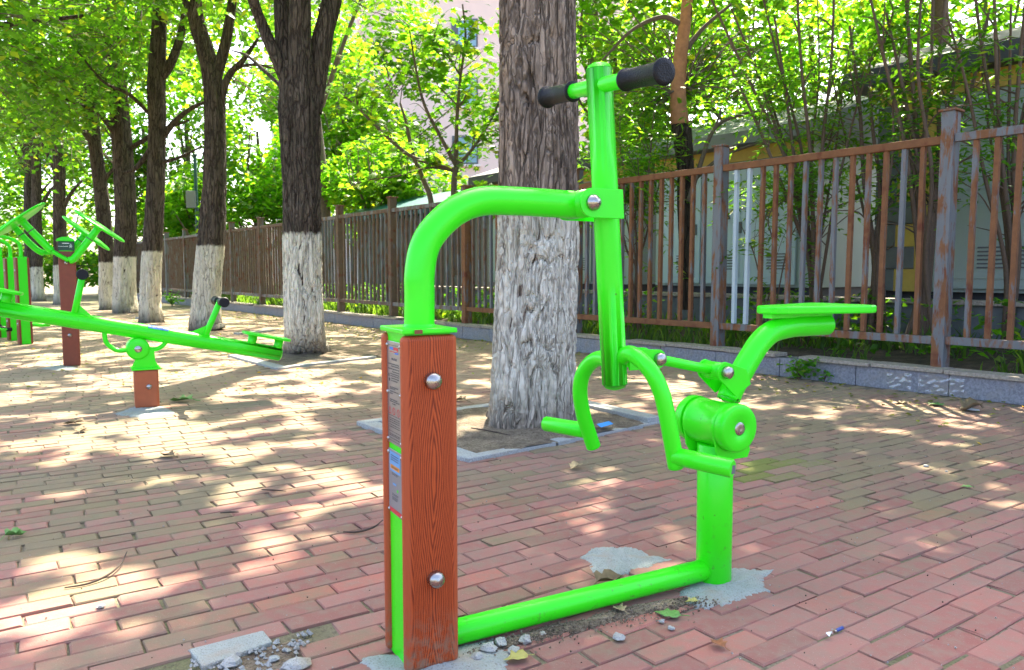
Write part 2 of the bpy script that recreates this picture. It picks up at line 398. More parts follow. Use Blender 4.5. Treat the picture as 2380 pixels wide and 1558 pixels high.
M['blue'] = m_simple('blue_marking', (.03, .16, .55), .45, 0, 20, .05); M['skyblue'] = m_simple('light_blue_panel', (.13, .33, .60), .4, 0, 20, .06)
M['orange'] = m_simple('orange_marking', (.75, .27, .02), .5, 0, 20, .05); M['ink'] = m_simple('dark_lettering', (.07, .075, .08), .6, 0, 20, .05)
M['plate'] = m_simple('etched_steel_plate', (.42, .44, .46), .3, .85, 14, .2); M['plate2'] = m_simple('grey_notice_plate', (.30, .31, .33), .4, .5, 14, .12)
M['brownpanel'] = m_simple('red_brown_post_panel', (.20, .040, .016), .5, 0, 26, .25, .1)
M['orangepanel'] = m_simple('orange_post_panel', (.36, .085, .026), .5, 0, 26, .2, .1)  # lighter, more orange than the red-brown panel colour
M['darkleaf'] = m_simple('dry_leaf', (.17, .12, .06), .8, 0, 60, .4); M['tanleaf'] = m_simple('tan_leaf', (.34, .26, .14), .8, 0, 60, .3)
M['greenleaf'] = m_simple('fallen_green_leaf', (.12, .27, .06), .6, 0, 60, .3); M['yellowleaf'] = m_simple('yellowing_leaf', (.40, .36, .10), .65, 0, 50, .3)
M['brownleaf'] = m_simple('brown_leaf', (.26, .10, .04), .75, 0, 60, .4); M['stone'] = m_concrete('pale_stone', (.26, .265, .255), (.46, .46, .44))
M['twig'] = m_simple('dark_twig', (.05, .033, .024), .9, 0, 80, .4); M['film'] = None

# ------------------------------------------------------------------ camera, sky, sun
cam = bpy.data.cameras.new('camera'); camo = bpy.data.objects.new('camera', cam); COL.objects.link(camo)
cam.sensor_width = 36; cam.lens = 36*F/2380; cam.clip_start = .05; cam.clip_end = 3000
camo.location = (0, 0, H); camo.rotation_euler = (math.pi/2-PIT, 0, 0); scene.camera = camo
cam.dof.use_dof = True; cam.dof.focus_distance = 2.4; cam.dof.aperture_fstop = 9
SUN_AZ, SUN_EL = R(9), R(54)                                      # azimuth clockwise from +Y
SD = np.array([math.sin(SUN_AZ)*math.cos(SUN_EL), math.cos(SUN_AZ)*math.cos(SUN_EL), math.sin(SUN_EL)])
w = bpy.data.worlds.new('World'); scene.world = w; w.use_nodes = True
nt = w.node_tree; bg = nt.nodes['Background']; sky = nt.nodes.new('ShaderNodeTexSky'); sky.sky_type = 'NISHITA'
sky.sun_disc = False; sky.sun_elevation = SUN_EL; sky.sun_rotation = SUN_AZ; sky.dust_density = 4.5; sky.air_density = .7; sky.ozone_density = .6
nt.links.new(sky.outputs[0], bg.inputs[0]); bg.inputs[1].default_value = .15
sl = bpy.data.lights.new('sun', 'SUN'); sl.energy = 3.9; sl.angle = R(.53); sl.color = (1, .91, .72)
so = bpy.data.objects.new('sun', sl); COL.objects.link(so); so.rotation_euler = Vector(SD).to_track_quat('Z', 'Y').to_euler(); so.location = (0, 0, 30)
vs = scene.view_settings; vs.view_transform = 'Standard'; vs.look = 'None'; vs.exposure = 2.64; vs.gamma = 1.0
scene.cycles.use_denoising = True; scene.cycles.max_bounces = 10; scene.cycles.transmission_bounces = 8; scene.cycles.diffuse_bounces = 6
scene.cycles.sample_clamp_indirect = 6

# ------------------------------------------------------------------ layout lines
WB = gp(2369, 940)[:2]; WA = gp(764, 749)[:2]
WU = (WA-WB)/np.hypot(*(WA-WB)); WM = np.array([-WU[1], WU[0]]);
if WM[1] < 0: WM = -WM
def W3(t, o, z): p = WB+WU*t+WM*o; return np.array([p[0], p[1], z])      # t along the wall, o behind its face

# ------------------------------------------------------------------ ground and paving
def quad(name, pts, mat, kind='structure', sub=1):
    mb = MB(); mb.add(np.array(pts, float), [tuple(range(len(pts)))]); o = mb.build(name, mat, None, np.array(pts[0], float)); o['kind'] = kind; return o
quad('ground', [(-300, -120, -.0062), (300, -120, -.0062), (300, 300, -.0062), (-300, 300, -.0062)], M['ground'])

def poly_px(pts): return np.array([gp(x, y)[:2] for x, y in pts])
def inside(P, poly):
    x, y = P[:, 0], P[:, 1]; c = np.zeros(len(P), bool); j = len(poly)-1
    for i in range(len(poly)):
        xi, yi = poly[i]; xj, yj = poly[j]
        m = ((yi > y) != (yj > y)) & (x < (xj-xi)*(y-yi)/(yj-yi+1e-12)+xi); c ^= m; j = i
    return c
PIT1 = np.array([(-.80, 3.86), (-.18, 3.08), (.78, 3.90), (.24, 4.72)])
P2F, P2L, P2R = gp(645, 860)[:2], gp(530, 830)[:2], gp(880, 832)[:2]
PIT2 = np.array([P2F, P2F+(P2R-P2F)*1.05, P2F+(P2R-P2F)*1.05+(P2L-P2F)*1.05, P2F+(P2L-P2F)*1.05])
HOLE = poly_px([(432, 1512), (610, 1468), (632, 1490), (725, 1466), (718, 1498), (690, 1512), (720, 1640), (440, 1640)])
th = .985; BU = np.array([math.sin(th), math.cos(th)]); BV = np.array([-math.cos(th), math.sin(th)])
PL, PW, JT = .1900, .0680, .0050
def paving():
    jj = np.arange(-90, 300); V = []; Fc = []; tone = []; moss = []; dust = []
    cells = []
    for j in jj:
        off = .5*(j % 2)+ (((j*7919) % 13)/13-.5)*.22
        for i in range(-80, 100): cells.append(((i+off)*PL, j*PW, j))
    cells = np.array(cells); P = cells[:, 0:1]*BU+cells[:, 1:2]*BV
    P = P-np.array([BU*0])                                            # lattice through the origin
    P = P+BV*0.016
    t = (P-WB)@WM
    ok = (t < -.06) & (P[:, 1] > .45) & (P[:, 1] < 15.5)
    X, Y = proj(np.column_stack([P, np.zeros(len(P))])); ok &= (X > -1300) & (X < 3700)
    ok &= ~inside(P, PIT1) & ~inside(P, PIT2)
    ok &= ~inside(P, HOLE)
    P = P[ok]; n = len(P)
    wob = (vn(np.column_stack([P*.9]), 3)-.5)[:, None]*BV*.05+(vn(P*3.1, 4)-.5)[:, None]*BV*.012
    P = P+wob
    z0 = (vn(P*1.3, 5)-.5)*.006*np.clip((6-P[:, 1])/2, 0, 1)+rng.normal(0, .0008, n)
    ang = rng.normal(0, .009, n); tx = rng.normal(0, .006, n); ty = rng.normal(0, .010, n)
    hl = (PL-JT)/2+rng.normal(0, .0016, n); hw = (PW-JT)/2+rng.normal(0, .0010, n)
    hl = np.where(rng.random(n) < .02, hl*.93, hl)
    ch = .003
    rings = [(0, 0, -.03), (0, 0, -ch*1.2), (-ch, -ch, 0)]
    base = np.arange(n)*12; VV = np.zeros((n, 12, 3))
    cu = np.cos(ang)[:, None]*BU+np.sin(ang)[:, None]*BV; cv = -np.sin(ang)[:, None]*BU+np.cos(ang)[:, None]*BV
    for r, (da, db, dz) in enumerate(rings):
        for k, (sa, sb) in enumerate(((-1, -1), (1, -1), (1, 1), (-1, 1))):
            jit = rng.normal(0, .0014, n) if r else 0
            a = sa*(hl+da)+jit; b = sb*(hw+db)+jit
            p = P+cu*a[:, None]+cv*b[:, None]
            VV[:, r*4+k, :2] = p; VV[:, r*4+k, 2] = z0+dz+a*tx+b*ty
    fc = []
    for r in range(2):
        for k in range(4):
            k2 = (k+1) % 4; fc.append((r*4+k, r*4+k2, r*4+4+k2, r*4+4+k))
    fc.append((8, 9, 10, 11)); fc = np.array(fc)
    Fa = (base[:, None, None]+fc[None]).reshape(-1, 4)
    tone = np.repeat(rng.random(n), 12)
    mX, mY = proj(np.column_stack([P, np.zeros(n)]))
    leftish = np.clip((1150-mX)/800, 0, 1)
    m = rng.random(n)*.72+.42*leftish*np.clip((P[:, 1]-1.35)/.4, .3, 1)-.30*np.clip((2.1-P[:, 1])/.5, 0, 1)*(1-leftish)+.34*np.clip((P[:, 1]-2.1)/.9, 0, 1)*(1-leftish)
    d = np.clip((P[:, 1]-2.6)/3.2, 0, .9)
    o = np_mesh('brick_paving', VV.reshape(-1, 3), Fa, M['brick'], None, np.zeros(3), False, None, {'tone': tone, 'moss': np.repeat(m, 12), 'dust': np.repeat(d, 12), 'mossy': np.repeat(np.clip(1.0-np.hypot(*(P-gp(1800, 1088)[:2]).T)/.42, 0, 1)*(.35+.9*rng.random(n)), 12)})
    o['kind'] = 'structure'
paving()

def blob_sheet(name, pts_px, mat, z=.003, rough=.02, n=90, seed=1, dome=.004):
    n = 260; rough *= .6
    """irregular thin spill on the paving: polygon through pixel-measured ground points with a ragged edge"""
    P = poly_px(pts_px); c = P.mean(0); out = []
    Q = np.vstack([P, P[:1]]); L = np.concatenate([[0], np.cumsum(np.hypot(*np.diff(Q, axis=0).T))])
    for k in range(n):
        t = L[-1]*k/n; p = np.array([np.interp(t, L, Q[:, 0]), np.interp(t, L, Q[:, 1])])
        r = p-c; out.append(p+r/np.hypot(*r)*((vn(np.array([[p[0]*30, p[1]*30]]), seed)[0]-.5)*rough*2+(vn(np.array([[p[0]*95, p[1]*95]]), seed)[0]-.5)*rough+(vn(np.array([[p[0]*260, p[1]*260]]), seed)[0]-.5)*rough*1.1))
    out = np.array(out); V = [np.append(c, z+dome)]; ringsf = (.2, .4, .58, .72, .83, .91, .97, 1.0)
    for q, f in enumerate(ringsf):
        pp = c+(out-c)*f; nz = (vn(pp*38, seed+5)-.5)*.0035+(vn(pp*130, seed+6)-.5)*.0030
        zz = z*.6+dome*(1-f)+nz-.004*max(0, (f-.80)/.2)-(.008 if f == 1 else 0)
        V += list(np.column_stack([pp, zz]))
    Fc = [(0, 1+k, 1+(k+1) % n) for k in range(n)]
    for q in range(len(ringsf)-1):
        b0 = 1+q*n; b1 = 1+(q+1)*n
        Fc += [(b0+k, b1+k, b1+(k+1) % n, b0+(k+1) % n) for k in range(n)]
    mb = MB(); mb.add(np.array(V), Fc, True); o = mb.build(name, mat, None, np.append(c, 0)); o['kind'] = 'structure'; return o
blob_sheet('concrete_patch', [(1342, 1296), (1385, 1272), (1470, 1270), (1508, 1290), (1565, 1300), (1500, 1318), (1440, 1336), (1380, 1334), (1368, 1310)], M['concrete'], .004, .012, 90, 2)
blob_sheet('concrete_patch', [(1585, 1372), (1640, 1330), (1700, 1318), (1800, 1322), (1770, 1350), (1795, 1372), (1700, 1400), (1640, 1414), (1590, 1400)], M['concrete'], .003, .02, 90, 3)
blob_sheet('concrete_patch', [(832, 1532), (880, 1520), (915, 1530), (1070, 1500), (1150, 1480), (1190, 1520), (1180, 1562), (1060, 1600), (930, 1620), (872, 1570)], M['concrete'], .004, .016, 100, 4)
blob_sheet('concrete_patch', [(262, 962), (330, 938), (378, 946), (410, 958), (340, 975)], M['concrete'], .004, .02, 60, 5)
blob_sheet('concrete_patch', [(92, 857), (150, 846), (182, 856), (150, 864)], M['concrete'], .004, .02, 60, 6)
blob_sheet('dirt_patch', [(1100, 1500), (1300, 1448), (1500, 1400), (1600, 1385), (1610, 1402), (1450, 1440), (1330, 1468), (1200, 1498), (1130, 1520)], M['pit'], .002, .02, 110, 7, .003)
blob_sheet('dirt_patch', [(560, 1520), (640, 1490), (700, 1478), (716, 1500), (706, 1530), (715, 1600), (560, 1640), (470, 1600), (480, 1556)], M['pit'], -.006, .012, 80, 8, .006)
for nm, pit in (('tree_pit', PIT1), ('tree_pit', PIT2)):
    n = 24; g = np.linspace(0, 1, n); A, B, C_, D_ = pit
    V = np.array([(A*(1-u)*(1-v)+B*u*(1-v)+C_*u*v+D_*(1-u)*v) for v in g for u in g])
    cc = pit.mean(0); r = np.hypot(*(V-cc).T); zz = .004+.03*np.clip(1-r/.75, 0, 1)+(vn(V*9, 9)-.5)*.018+(vn(V*30, 19)-.5)*.010
    Fq = np.array([(j*n+i, j*n+i+1, (j+1)*n+i+1, (j+1)*n+i) for j in range(n-1) for i in range(n-1)])
    o = np_mesh(nm, np.column_stack([V, zz]), Fq, M['pit'], None, np.append(cc, 0), True); o['kind'] = 'structure'

def kerb(a, b, wd, label, z=.022, dz=.05, mat='granite', side=1, roll=0):
    a = np.asarray(a, float); b = np.asarray(b, float); u = b-a; L = np.hypot(*u); u /= L; v = np.array([-u[1], u[0]])*side
    c = (a+b)/2+v*wd/2
    mb = MB(); ax = np.array([[*u, 0], [*v, 0], [0, 0, 1.]])
    mb.box([c[0], c[1], z-dz/2], (L-.006, wd, dz), ax); o = mb.build('kerb_stone', M[mat], None, np.append(c, 0), .004)
    o.rotation_euler = (rng.normal(0, .006)+roll, rng.normal(0, .006), 0)
    return tag(o, label, 'kerb stone', 'granite kerbs round the tree pits')
A, B, C_, D_ = PIT1
kerb(B+(C_-B)*.0, B+(C_-B)*.40, .062, 'short granite kerb at the near corner of the big tree pit', .014)
kerb(B+(C_-B)*.405, B+(C_-B)*1.0, .062, 'long granite kerb strip behind the left foot peg, edging the big tree pit', .013)
kerb(A, A+(B-A)*.44, .09, 'sunlit granite kerb left of the brown post edging the big tree pit', .018)
kerb(A+(B-A)*.46, B+(B-A)*-.02, .09, 'granite kerb just right of the brown post, lying flat by the near pit corner', .016)
kerb(D_, A, .07, 'far left granite kerb behind the biggest whitewashed trunk', .018)
kerb(C_, D_, .10, 'far right granite kerb of the big tree pit, under the hanging foot bar', .035)
kerb(P2F, P2F+(P2R-P2F)*.98, .06, 'thin granite kerb in front of the forked tree right of the seesaw', .018, side=1)
kerb(P2L, P2F, .10, 'broad sunlit kerb beside the low end of the seesaw', .018, side=1)
kerb(gp(325, 742)[:2], gp(445, 733)[:2], .10, 'distant granite kerb between the second and third far trunks', .03)
kerb(gp(556, 778)[:2], gp(640, 770)[:2], .10, 'granite kerb strip behind the seesaw handlebar', .02)

# ------------------------------------------------------------------ rider machine (the subject)
def bolt(mb, base, axis, r, h=.6, dome=.5):
    mb.lathe(base, axis, [(0, r*1.0), (r*h*.8, r*1.0), (r*h, r*.97), (r*(h+dome*.45), r*.80), (r*(h+dome*.8), r*.48), (r*(h+dome), r*.12)], 24)
    return mb
def d3(v): return np.array([v[0], v[1], 0.0])
def build_rider():
    f = FR; P = f.P; n3 = d3(f.n); dd = d3(f.d); up = np.array([0, 0, 1.]); G = M['green']
    t = empty('rider_machine', (f.C[0], f.C[1], 0), 'bright green rowing rider with black grips and a woodgrain post, nearest the camera', 'exercise machine', 'green outdoor exercise machines')
    ax = np.array([dd, n3, up]); ZT = .663
    o = MB().box(P(0, 0, ZT/2), (.094, .100, ZT), ax).build('post_core', G, t)
    for e, nm in ((.0535, 'wood_panel'), (-.0535, 'wood_panel')):
        p = MB().box(P(0, e, ZT/2-.001), (.1135, .023, ZT-.004), ax).build(nm, M['wood'], t, bevel=.010, seg=4)
        if e > 0:
            for (x, y) in ((1004, 885), (1011, 1345)):
                s_, z_ = f.px(x, y, .065)
                b = bolt(MB(), P(s_, .0648, z_), n3, .0165, .75, .5).build('bolt', M['steel'], p)
    c = MB(); c.box(P(0, 0, ZT+.0052), (.1125, .1295, .0095), ax); c.build('cap_plate', G, t, bevel=.002)
    # chipped corner of the cap showing rust
    s_, z_ = f.px(963, 770, .069)
    MB().box(P(-.026, .0688, ZT+.005), (.016, .0012, .0078), ax).build('rust_chip', M['rail'], t)
    # instruction plate and notice plate on the narrow green face
    S0 = -.0472
    def face(e, z, k=0.0): return P(S0-k, e, z)
    def rect(mb, e0, e1, z0, z1, k): return mb.add(np.array([face(e0, z0, k), face(e1, z0, k), face(e1, z1, k), face(e0, z1, k)]), [(0, 3, 2, 1)])
    axf = np.array([n3, up, -dd])
    EL, ER = -.042, .038                                           # e grows towards the camera side (right in the picture)
    def zpx(x, y):                                                  # pixel -> (e,z) in the plane s=S0
        v = ray(x, y); O = f.C+f.d*S0; tt = (O@f.d)/(v[:2]@f.d); p = v*tt; return (p[:2]-O)@f.n, H+p[2]
    ZA, ZB = .645, .440
    p1 = MB().box(face(-.002, (ZA+ZB)/2, .0014), (.082, ZA-ZB, .002), axf).build('instruction_plate', M['plate'], t, bevel=.0008)
    k = .0028; H1 = ZA-ZB
    def zz(u): return ZA-u*H1
    def ee(u): return -.043+u*.082
    lg = MB(); rect(lg, ee(.20), ee(.46), zz(.082), zz(.055), k); rect(lg, ee(.55), ee(.80), zz(.118), zz(.102), k); lg.build('logo', M['blue'], p1)
    lr = MB(); rect(lr, ee(.46), ee(.78), zz(.082), zz(.055), k); lr.add(np.array([face(ee(.22), zz(.098), k), face(ee(.62), zz(.098), k), face(ee(.80), zz(.078), k), face(ee(.82), zz(.084), k), face(ee(.62), zz(.104), k), face(ee(.22), zz(.104), k)]), [(0, 1, 2, 3, 4, 5)]); lr.build('logo', M['red'], p1)
    ln = MB()
    for q in range(3): rect(ln, ee(.34+.13*q), ee(.42+.13*q), zz(.182), zz(.160), k)           # heading of three characters, unreadable at this size
    for u, (x0, x1) in zip((.215, .235, .262, .288, .31, .33, .352, .375, .44, .455, .48, .50, .56, .578, .60), ((.1, .85), (.3, .85), (.1, .85), (.35, .85), (.25, .85), (.25, .85), (.3, .85), (.3, .75), (.2, .8), (.2, .6), (.2, .78), (.2, .4), (.2, .7), (.2, .85), (.35, .6))):
        x = x0
        while x < x1-.03:
            wd = .03+.035*random.random(); rect(ln, ee(x), ee(min(x+wd, x1)), zz(u+.011), zz(u), k); x += wd+.012
    for u in (.745, .765, .785, .81, .83, .90, .915, .94):
        x = .14
        while x < .82:
            wd = .02+.03*random.random(); rect(ln, ee(x), ee(x+wd), zz(u+.009), zz(u), k); x += wd+.016
    for a_, b_, c_, d_ in ((.08, .90, .725, .720), (.08, .90, .880, .876), (.05, .95, .040, .036), (.05, .95, .972, .968), (.05, .06, .968, .04), (.94, .95, .968, .04)): rect(ln, ee(a_), ee(b_), zz(c_), zz(d_), k)
    # running figure pictogram
    rect(ln, ee(.10), ee(.17), zz(.345), zz(.315), k); rect(ln, ee(.13), ee(.22), zz(.39), zz(.36), k)
    ln.build('lettering', M['ink'], p1)
    si = MB()
    for q, u in enumerate((.45, .76)):                                 # two prohibition rings
        for a in range(16):
            a0, a1 = a/16*2*math.pi, (a+1)/16*2*math.pi; r0, r1 = .0078, .0062; cx_, cz_ = ee(u), zz(.675)
            si.add(np.array([face(cx_+r0*math.cos(a0), cz_+r0*math.sin(a0), k), face(cx_+r0*math.cos(a1), cz_+r0*math.sin(a1), k), face(cx_+r1*math.cos(a1), cz_+r1*math.sin(a1), k), face(cx_+r1*math.cos(a0), cz_+r1*math.sin(a0), k)]), [(0, 1, 2, 3)])
        si.add(np.array([face(cx_-.0055, cz_+.0045, k), face(cx_-.0045, cz_+.0055, k), face(cx_+.0055, cz_-.0045, k), face(cx_+.0045, cz_-.0055, k)]), [(0, 1, 2, 3)])
    cx_, cz_ = ee(.18), zz(.68)                                        # warning triangle
    for (x0, z0, x1, z1) in ((-.007, -.005, .007, -.005), (.007, -.005, 0, .008), (0, .008, -.007, -.005)):
        v = np.array([x1-x0, z1-z0]); v /= np.hypot(*v); q = np.array([-v[1], v[0]])*.0007
        si.add(np.array([face(cx_+x0-q[0], cz_+z0-q[1], k), face(cx_+x1-q[0], cz_+z1-q[1], k), face(cx_+x1+q[0], cz_+z1+q[1], k), face(cx_+x0+q[0], cz_+z0+q[1], k)]), [(0, 1, 2, 3)])
    si.build('safety_symbols', M['red'], p1)
    def screws(p, zs):
        for z in zs:
            for e in (-.0385, .0335): bolt(MB(), face(e, z, .002), -dd, .0040, .5, .5).build('screw', M['steel'], p)
    screws(p1, (ZA-.008, (ZA+ZB)/2, ZB+.008))
    ZC, ZD = .428, .298
    p2 = MB().box(face(-.002, (ZC+ZD)/2, .0014), (.080, ZC-ZD, .002), axf).build('notice_plate', M['plate2'], t, bevel=.0008)
    H2 = ZC-ZD
    def z2(u): return ZC-u*H2
    b = MB(); rect(b, ee(.12), ee(.84), z2(.34), z2(.03), k); b.build('notice_panel', M['skyblue'], p2)
    b = MB(); rect(b, ee(.18), ee(.80), z2(.30), z2(.235), k+.0005); b.build('notice_banner', M['orange'], p2)
    b = MB(); rect(b, ee(.08), ee(.92), z2(.985), z2(.915), k); b.build('notice_footer', M['red'], p2)
    b = MB()
    for u in (.08, .115, .15): rect(b, ee(.22), ee(.74), z2(u+.012), z2(u), k+.0006)
    for u in (.255, .27): rect(b, ee(.26), ee(.72), z2(u+.008), z2(u), k+.0011)
    for u in (.36, .38, .68, .70, .73, .75, .77): rect(b, ee(.25), ee(.6+.1*random.random()), z2(u+.008), z2(u), k)
    b.build('lettering', M['ink'], p2)
    b = MB(); rect(b, ee(.32), ee(.55), z2(.54), z2(.51), k); b.build('notice_mark', M['skyblue'], p2)
    b = MB(); rect(b, ee(.60), ee(.68), z2(.625), z2(.585), k); b.build('notice_mark', M['green'], p2)
    screws(p2, (ZC-.007, ZD+.005))
    # gooseneck
    neck = [(975, 752), (975, 690), (975, 640), (985, 580), (1010, 535), (1060, 490), (1120, 468), (1200, 468), (1280, 473), (1330, 476)]
    pts = [P(0.003, 0, .664)]+[P(*(lambda q: (q[0], 0, q[1]))(f.px(x, y))) for x, y in neck[1:]]
    MB().tube(pts, .0298, 28, True, 8, closed_round=.02).build('gooseneck', G, t)
    mb = MB().lathe(P(.003, 0, .6722), up, [(0, .033), (.003, .0325), (.007, .0295), (.009, .0285)], 28); mb.build('weld_collar', G, t)
    hs, hz = f.px(1345, 476)
    mb = MB().lathe(P(hs, -.047, hz), n3, [(0, .026), (.001, .030), (.093, .030), (.094, .026)], 32); mb.build('pivot_barrel', G, t)
    cs, cz = f.px(1412, 476)
    br = MB()
    for e in (.0485, -.0545):
        out = [P(hs+.0315*math.cos(a), e, hz+.0315*math.sin(a)) for a in np.linspace(math.pi/2, 3*math.pi/2, 16)]+[P(cs+.006, e, hz-.0315), P(cs+.002, e, hz+.0315)]
        br.prism(out, n3, .006)
    br.build('clevis', G, t, bevel=.0012)
    for e, a in ((.0545, n3), (-.0545, -n3)): bolt(MB(), P(hs, e, hz), a, .0172, .35, .75).build('pivot_bolt', M['steel'], t)
    # handle column
    b0 = f.px(1429, 893); b1 = f.px(1392, 160)
    MB().tube([P(b0[0], 0, b0[1]), P((b0[0]*2+b1[0])/3, 0, (b0[1]*2+b1[1])/3), P((b0[0]+2*b1[0])/3, 0, (b0[1]+2*b1[1])/3), P(b1[0], 0, b1[1])], .0288, 32, dome=.42).build('handle_column', G, t)
    hb0 = np.array(P(.425, .226, 1.1665)); hb1 = np.array(P(.430, -.222, 1.206))
    v = (hb1-hb0)/np.linalg.norm(hb1-hb0)
    bar = MB().tube([hb0+v*.004, hb0*.5+hb1*.5, hb1-v*.004], .0165, 20).build('handlebar', G, t)
    for a, s_, L0 in ((hb0, v, .128), (hb1, -v, .122)):
        L = L0
        MB().lathe(a, s_, [(0, .017), (.001, .0262), (.004, .0268), (.0075, .0258), (.010, .0215), (L-.006, .0208), (L-.005, .0235), (L, .0235), (L+.0005, .018)], 28).build('grip', M['rubber'], bar)
    # foot arms
    near = [(1436, 838, .0), (1462, 822, .05), (1490, 838, .085), (1516, 868, .112), (1537, 912, .128), (1551, 970, .136), (1563, 1035, .14), (1572, 1088, .141)]
    far = [(1420, 838, 0.), (1395, 833, -.05), (1372, 845, -.088), (1354, 872, -.114), (1348, 912, -.128), (1356, 965, -.136), (1370, 1010, -.14), (1380, 1040, -.141)]
    for pp in (near, far):
        pts = [f.PX(x, y, e) for x, y, e in pp]
        MB().tube(pts, .0183, 20, True, 6).build('foot_arm', G, t)
    a0 = f.PX(1567, 1060, .141); pe = MB().tube([a0, (a0+f.PX(1703, 1090, .262))/2, f.PX(1703, 1090, .262)], .0195, 20).build('foot_peg', G, t)
    MB().box(f.PX(1704, 1092, .2632), (.012, .0008, .018), ax).build('rust_chip', M['rail'], pe)
    a0 = f.PX(1372, 1003, -.141); MB().tube([a0, (a0+f.PX(1268, 985, -.285))/2, f.PX(1268, 985, -.285)], .0195, 20).build('foot_peg', G, t)
    # link
    ls, lz = f.px(1512, 832); ms, mz = f.px(1662, 862)
    mb = MB()
    for e in (.024, -.030):
        out = [P(b0[0]+.02, e, lz-.022), P(ls, e, lz-.022)]+[P(ls+.022*math.cos(a), e, lz+.022*math.sin(a)) for a in np.linspace(-math.pi/2, math.pi/2, 12)]+[P(b0[0]+.015, e, lz+.026)]
        mb.prism(out, n3, .006)
    mb.build('link_bracket', G, t, bevel=.001)
    for e, a in ((.030, n3), (-.030, -n3)): bolt(MB(), P(ls, e, lz), a, .0150, .8, .35).build('link_bolt', M['steel'], t)
    MB().lathe(P(ls, -.023, lz), n3, [(0, .017), (.001, .019), (.046, .019), (.047, .017)], 24).build('link_bush', G, t)
    MB().tube([P(ls, 0, lz), P((ls+ms)/2, 0, (lz+mz)/2), P(ms, 0, mz)], .0122, 16).build('link_rod', G, t)
    MB().lathe(P(ms, -.030, mz), n3, [(0, .020), (.001, .0225), (.060, .0225), (.061, .020)], 24).build('link_bush', G, t)
    mb = MB()
    for e in (.0315, -.0375):
        out = [P(ms+.0255*math.cos(a), e, mz+.0255*math.sin(a)) for a in np.linspace(math.pi*.5, math.pi*1.35, 14)]+[P(ms+.035, e, mz-.062), P(ms+.085, e, mz-.035), P(ms+.068, e, mz+.004)]
        mb.prism(out, n3, .006)
    mb.build('seat_bracket', G, t, bevel=.001)
    for e, a in ((.0375, n3), (-.0375, -n3)): bolt(MB(), P(ms, e, mz), a, .0155, .8, .35).build('link_bolt', M['steel'], t)
    # seat post and saddle
    sp = [f.px(*q) for q in ((1690, 935), (1702, 905), (1722, 868), (1745, 828), (1768, 794), (1797, 770), (1840, 759))]
    pts = [P(a, 0, z) for a, z in sp]+[P(1.10, 0, sp[-1][1]+.001), P(1.205, 0, sp[-1][1]+.001)]
    MB().tube(pts, .0292, 26, True, 7, closed_round=.5).build('seat_post', G, t)
    zs = .672
    hull = [(.955, .018), (.962, .034), (.985, .048), (1.10, .074), (1.235, .104), (1.262, .100), (1.274, .082)]
    out = [P(a, e, zs) for a, e in hull]+[P(a, -e, zs) for a, e in hull[::-1]]
    MB().prism(out, up, .021).build('seat', G, t, bevel=.005, seg=3)
    MB().box(P(1.08, 0, zs-.0055), (.23, .03, .011), ax).build('seat_mount', G, t)
    # pivot hub
    us, uz = f.px(1661, 983)
    MB().lathe(P(us, -.058, uz), n3, [(0, .050), (.0012, .0558), (.006, .0566), (.014, .0566), (.0155, .0556), (.100, .0556), (.1015, .0566), (.1105, .0566), (.1145, .0558), (.1155, .050)], 44).build('hub_barrel', G, t)
    MB().lathe(P(us, -.064, uz), n3, [(0, .044), (.126, .044)], 24).build('hub_core', M['ink'], t)
    for e, a in ((.060, n3), (-.062, -n3)):
        cpp = MB().lathe(P(us, e, uz), a, [(0, .0585), (.006, .0590), (.020, .0588), (.0245, .0560), (.0262, .0510), (.0264, .019), (.0250, .0175)], 44).build('hub_cap', G, t)
        MB().lathe(P(us, e, uz)+a*.0245, a, [(0, .0165), (.0015, .0160), (.0028, .012), (.0030, .005), (.0022, .001)], 28).build('hub_bolt', M['steel'], cpp)
    vs_, vz = f.px(1660, 1345)
    MB().tube([P(.798, 0, 0.001), P(.797, 0, .17), P(.794, 0, .352)], .0440, 36, closed_round=.02).build('support_column', G, t)
    mb = MB()
    for e in (.050, -.056):
        out = [P(us-.052, e, uz-.022)]+[P(us+.0575*math.cos(a), e, uz+.0575*math.sin(a)) for a in np.linspace(math.pi*1.13, math.pi*1.87, 14)]+[P(us+.056, e, uz-.024), P(us+.066, e, uz-.064), P(us+.058, e, uz-.082), P(us-.030, e, uz-.082), P(us-.044, e, uz-.06)]
        mb.prism(out, n3, .006)
    mb.box(P(us+.012, 0, uz-.079), (.085, .106, .006), ax)
    mb.build('cradle', G, t, bevel=.001)
    MB().tube([P(.045, 0, .029), P(.4, 0, .030), P(.775, 0, .031)], .0262, 28, closed_round=.02).build('base_tube', G, t)
    return t
build_rider()

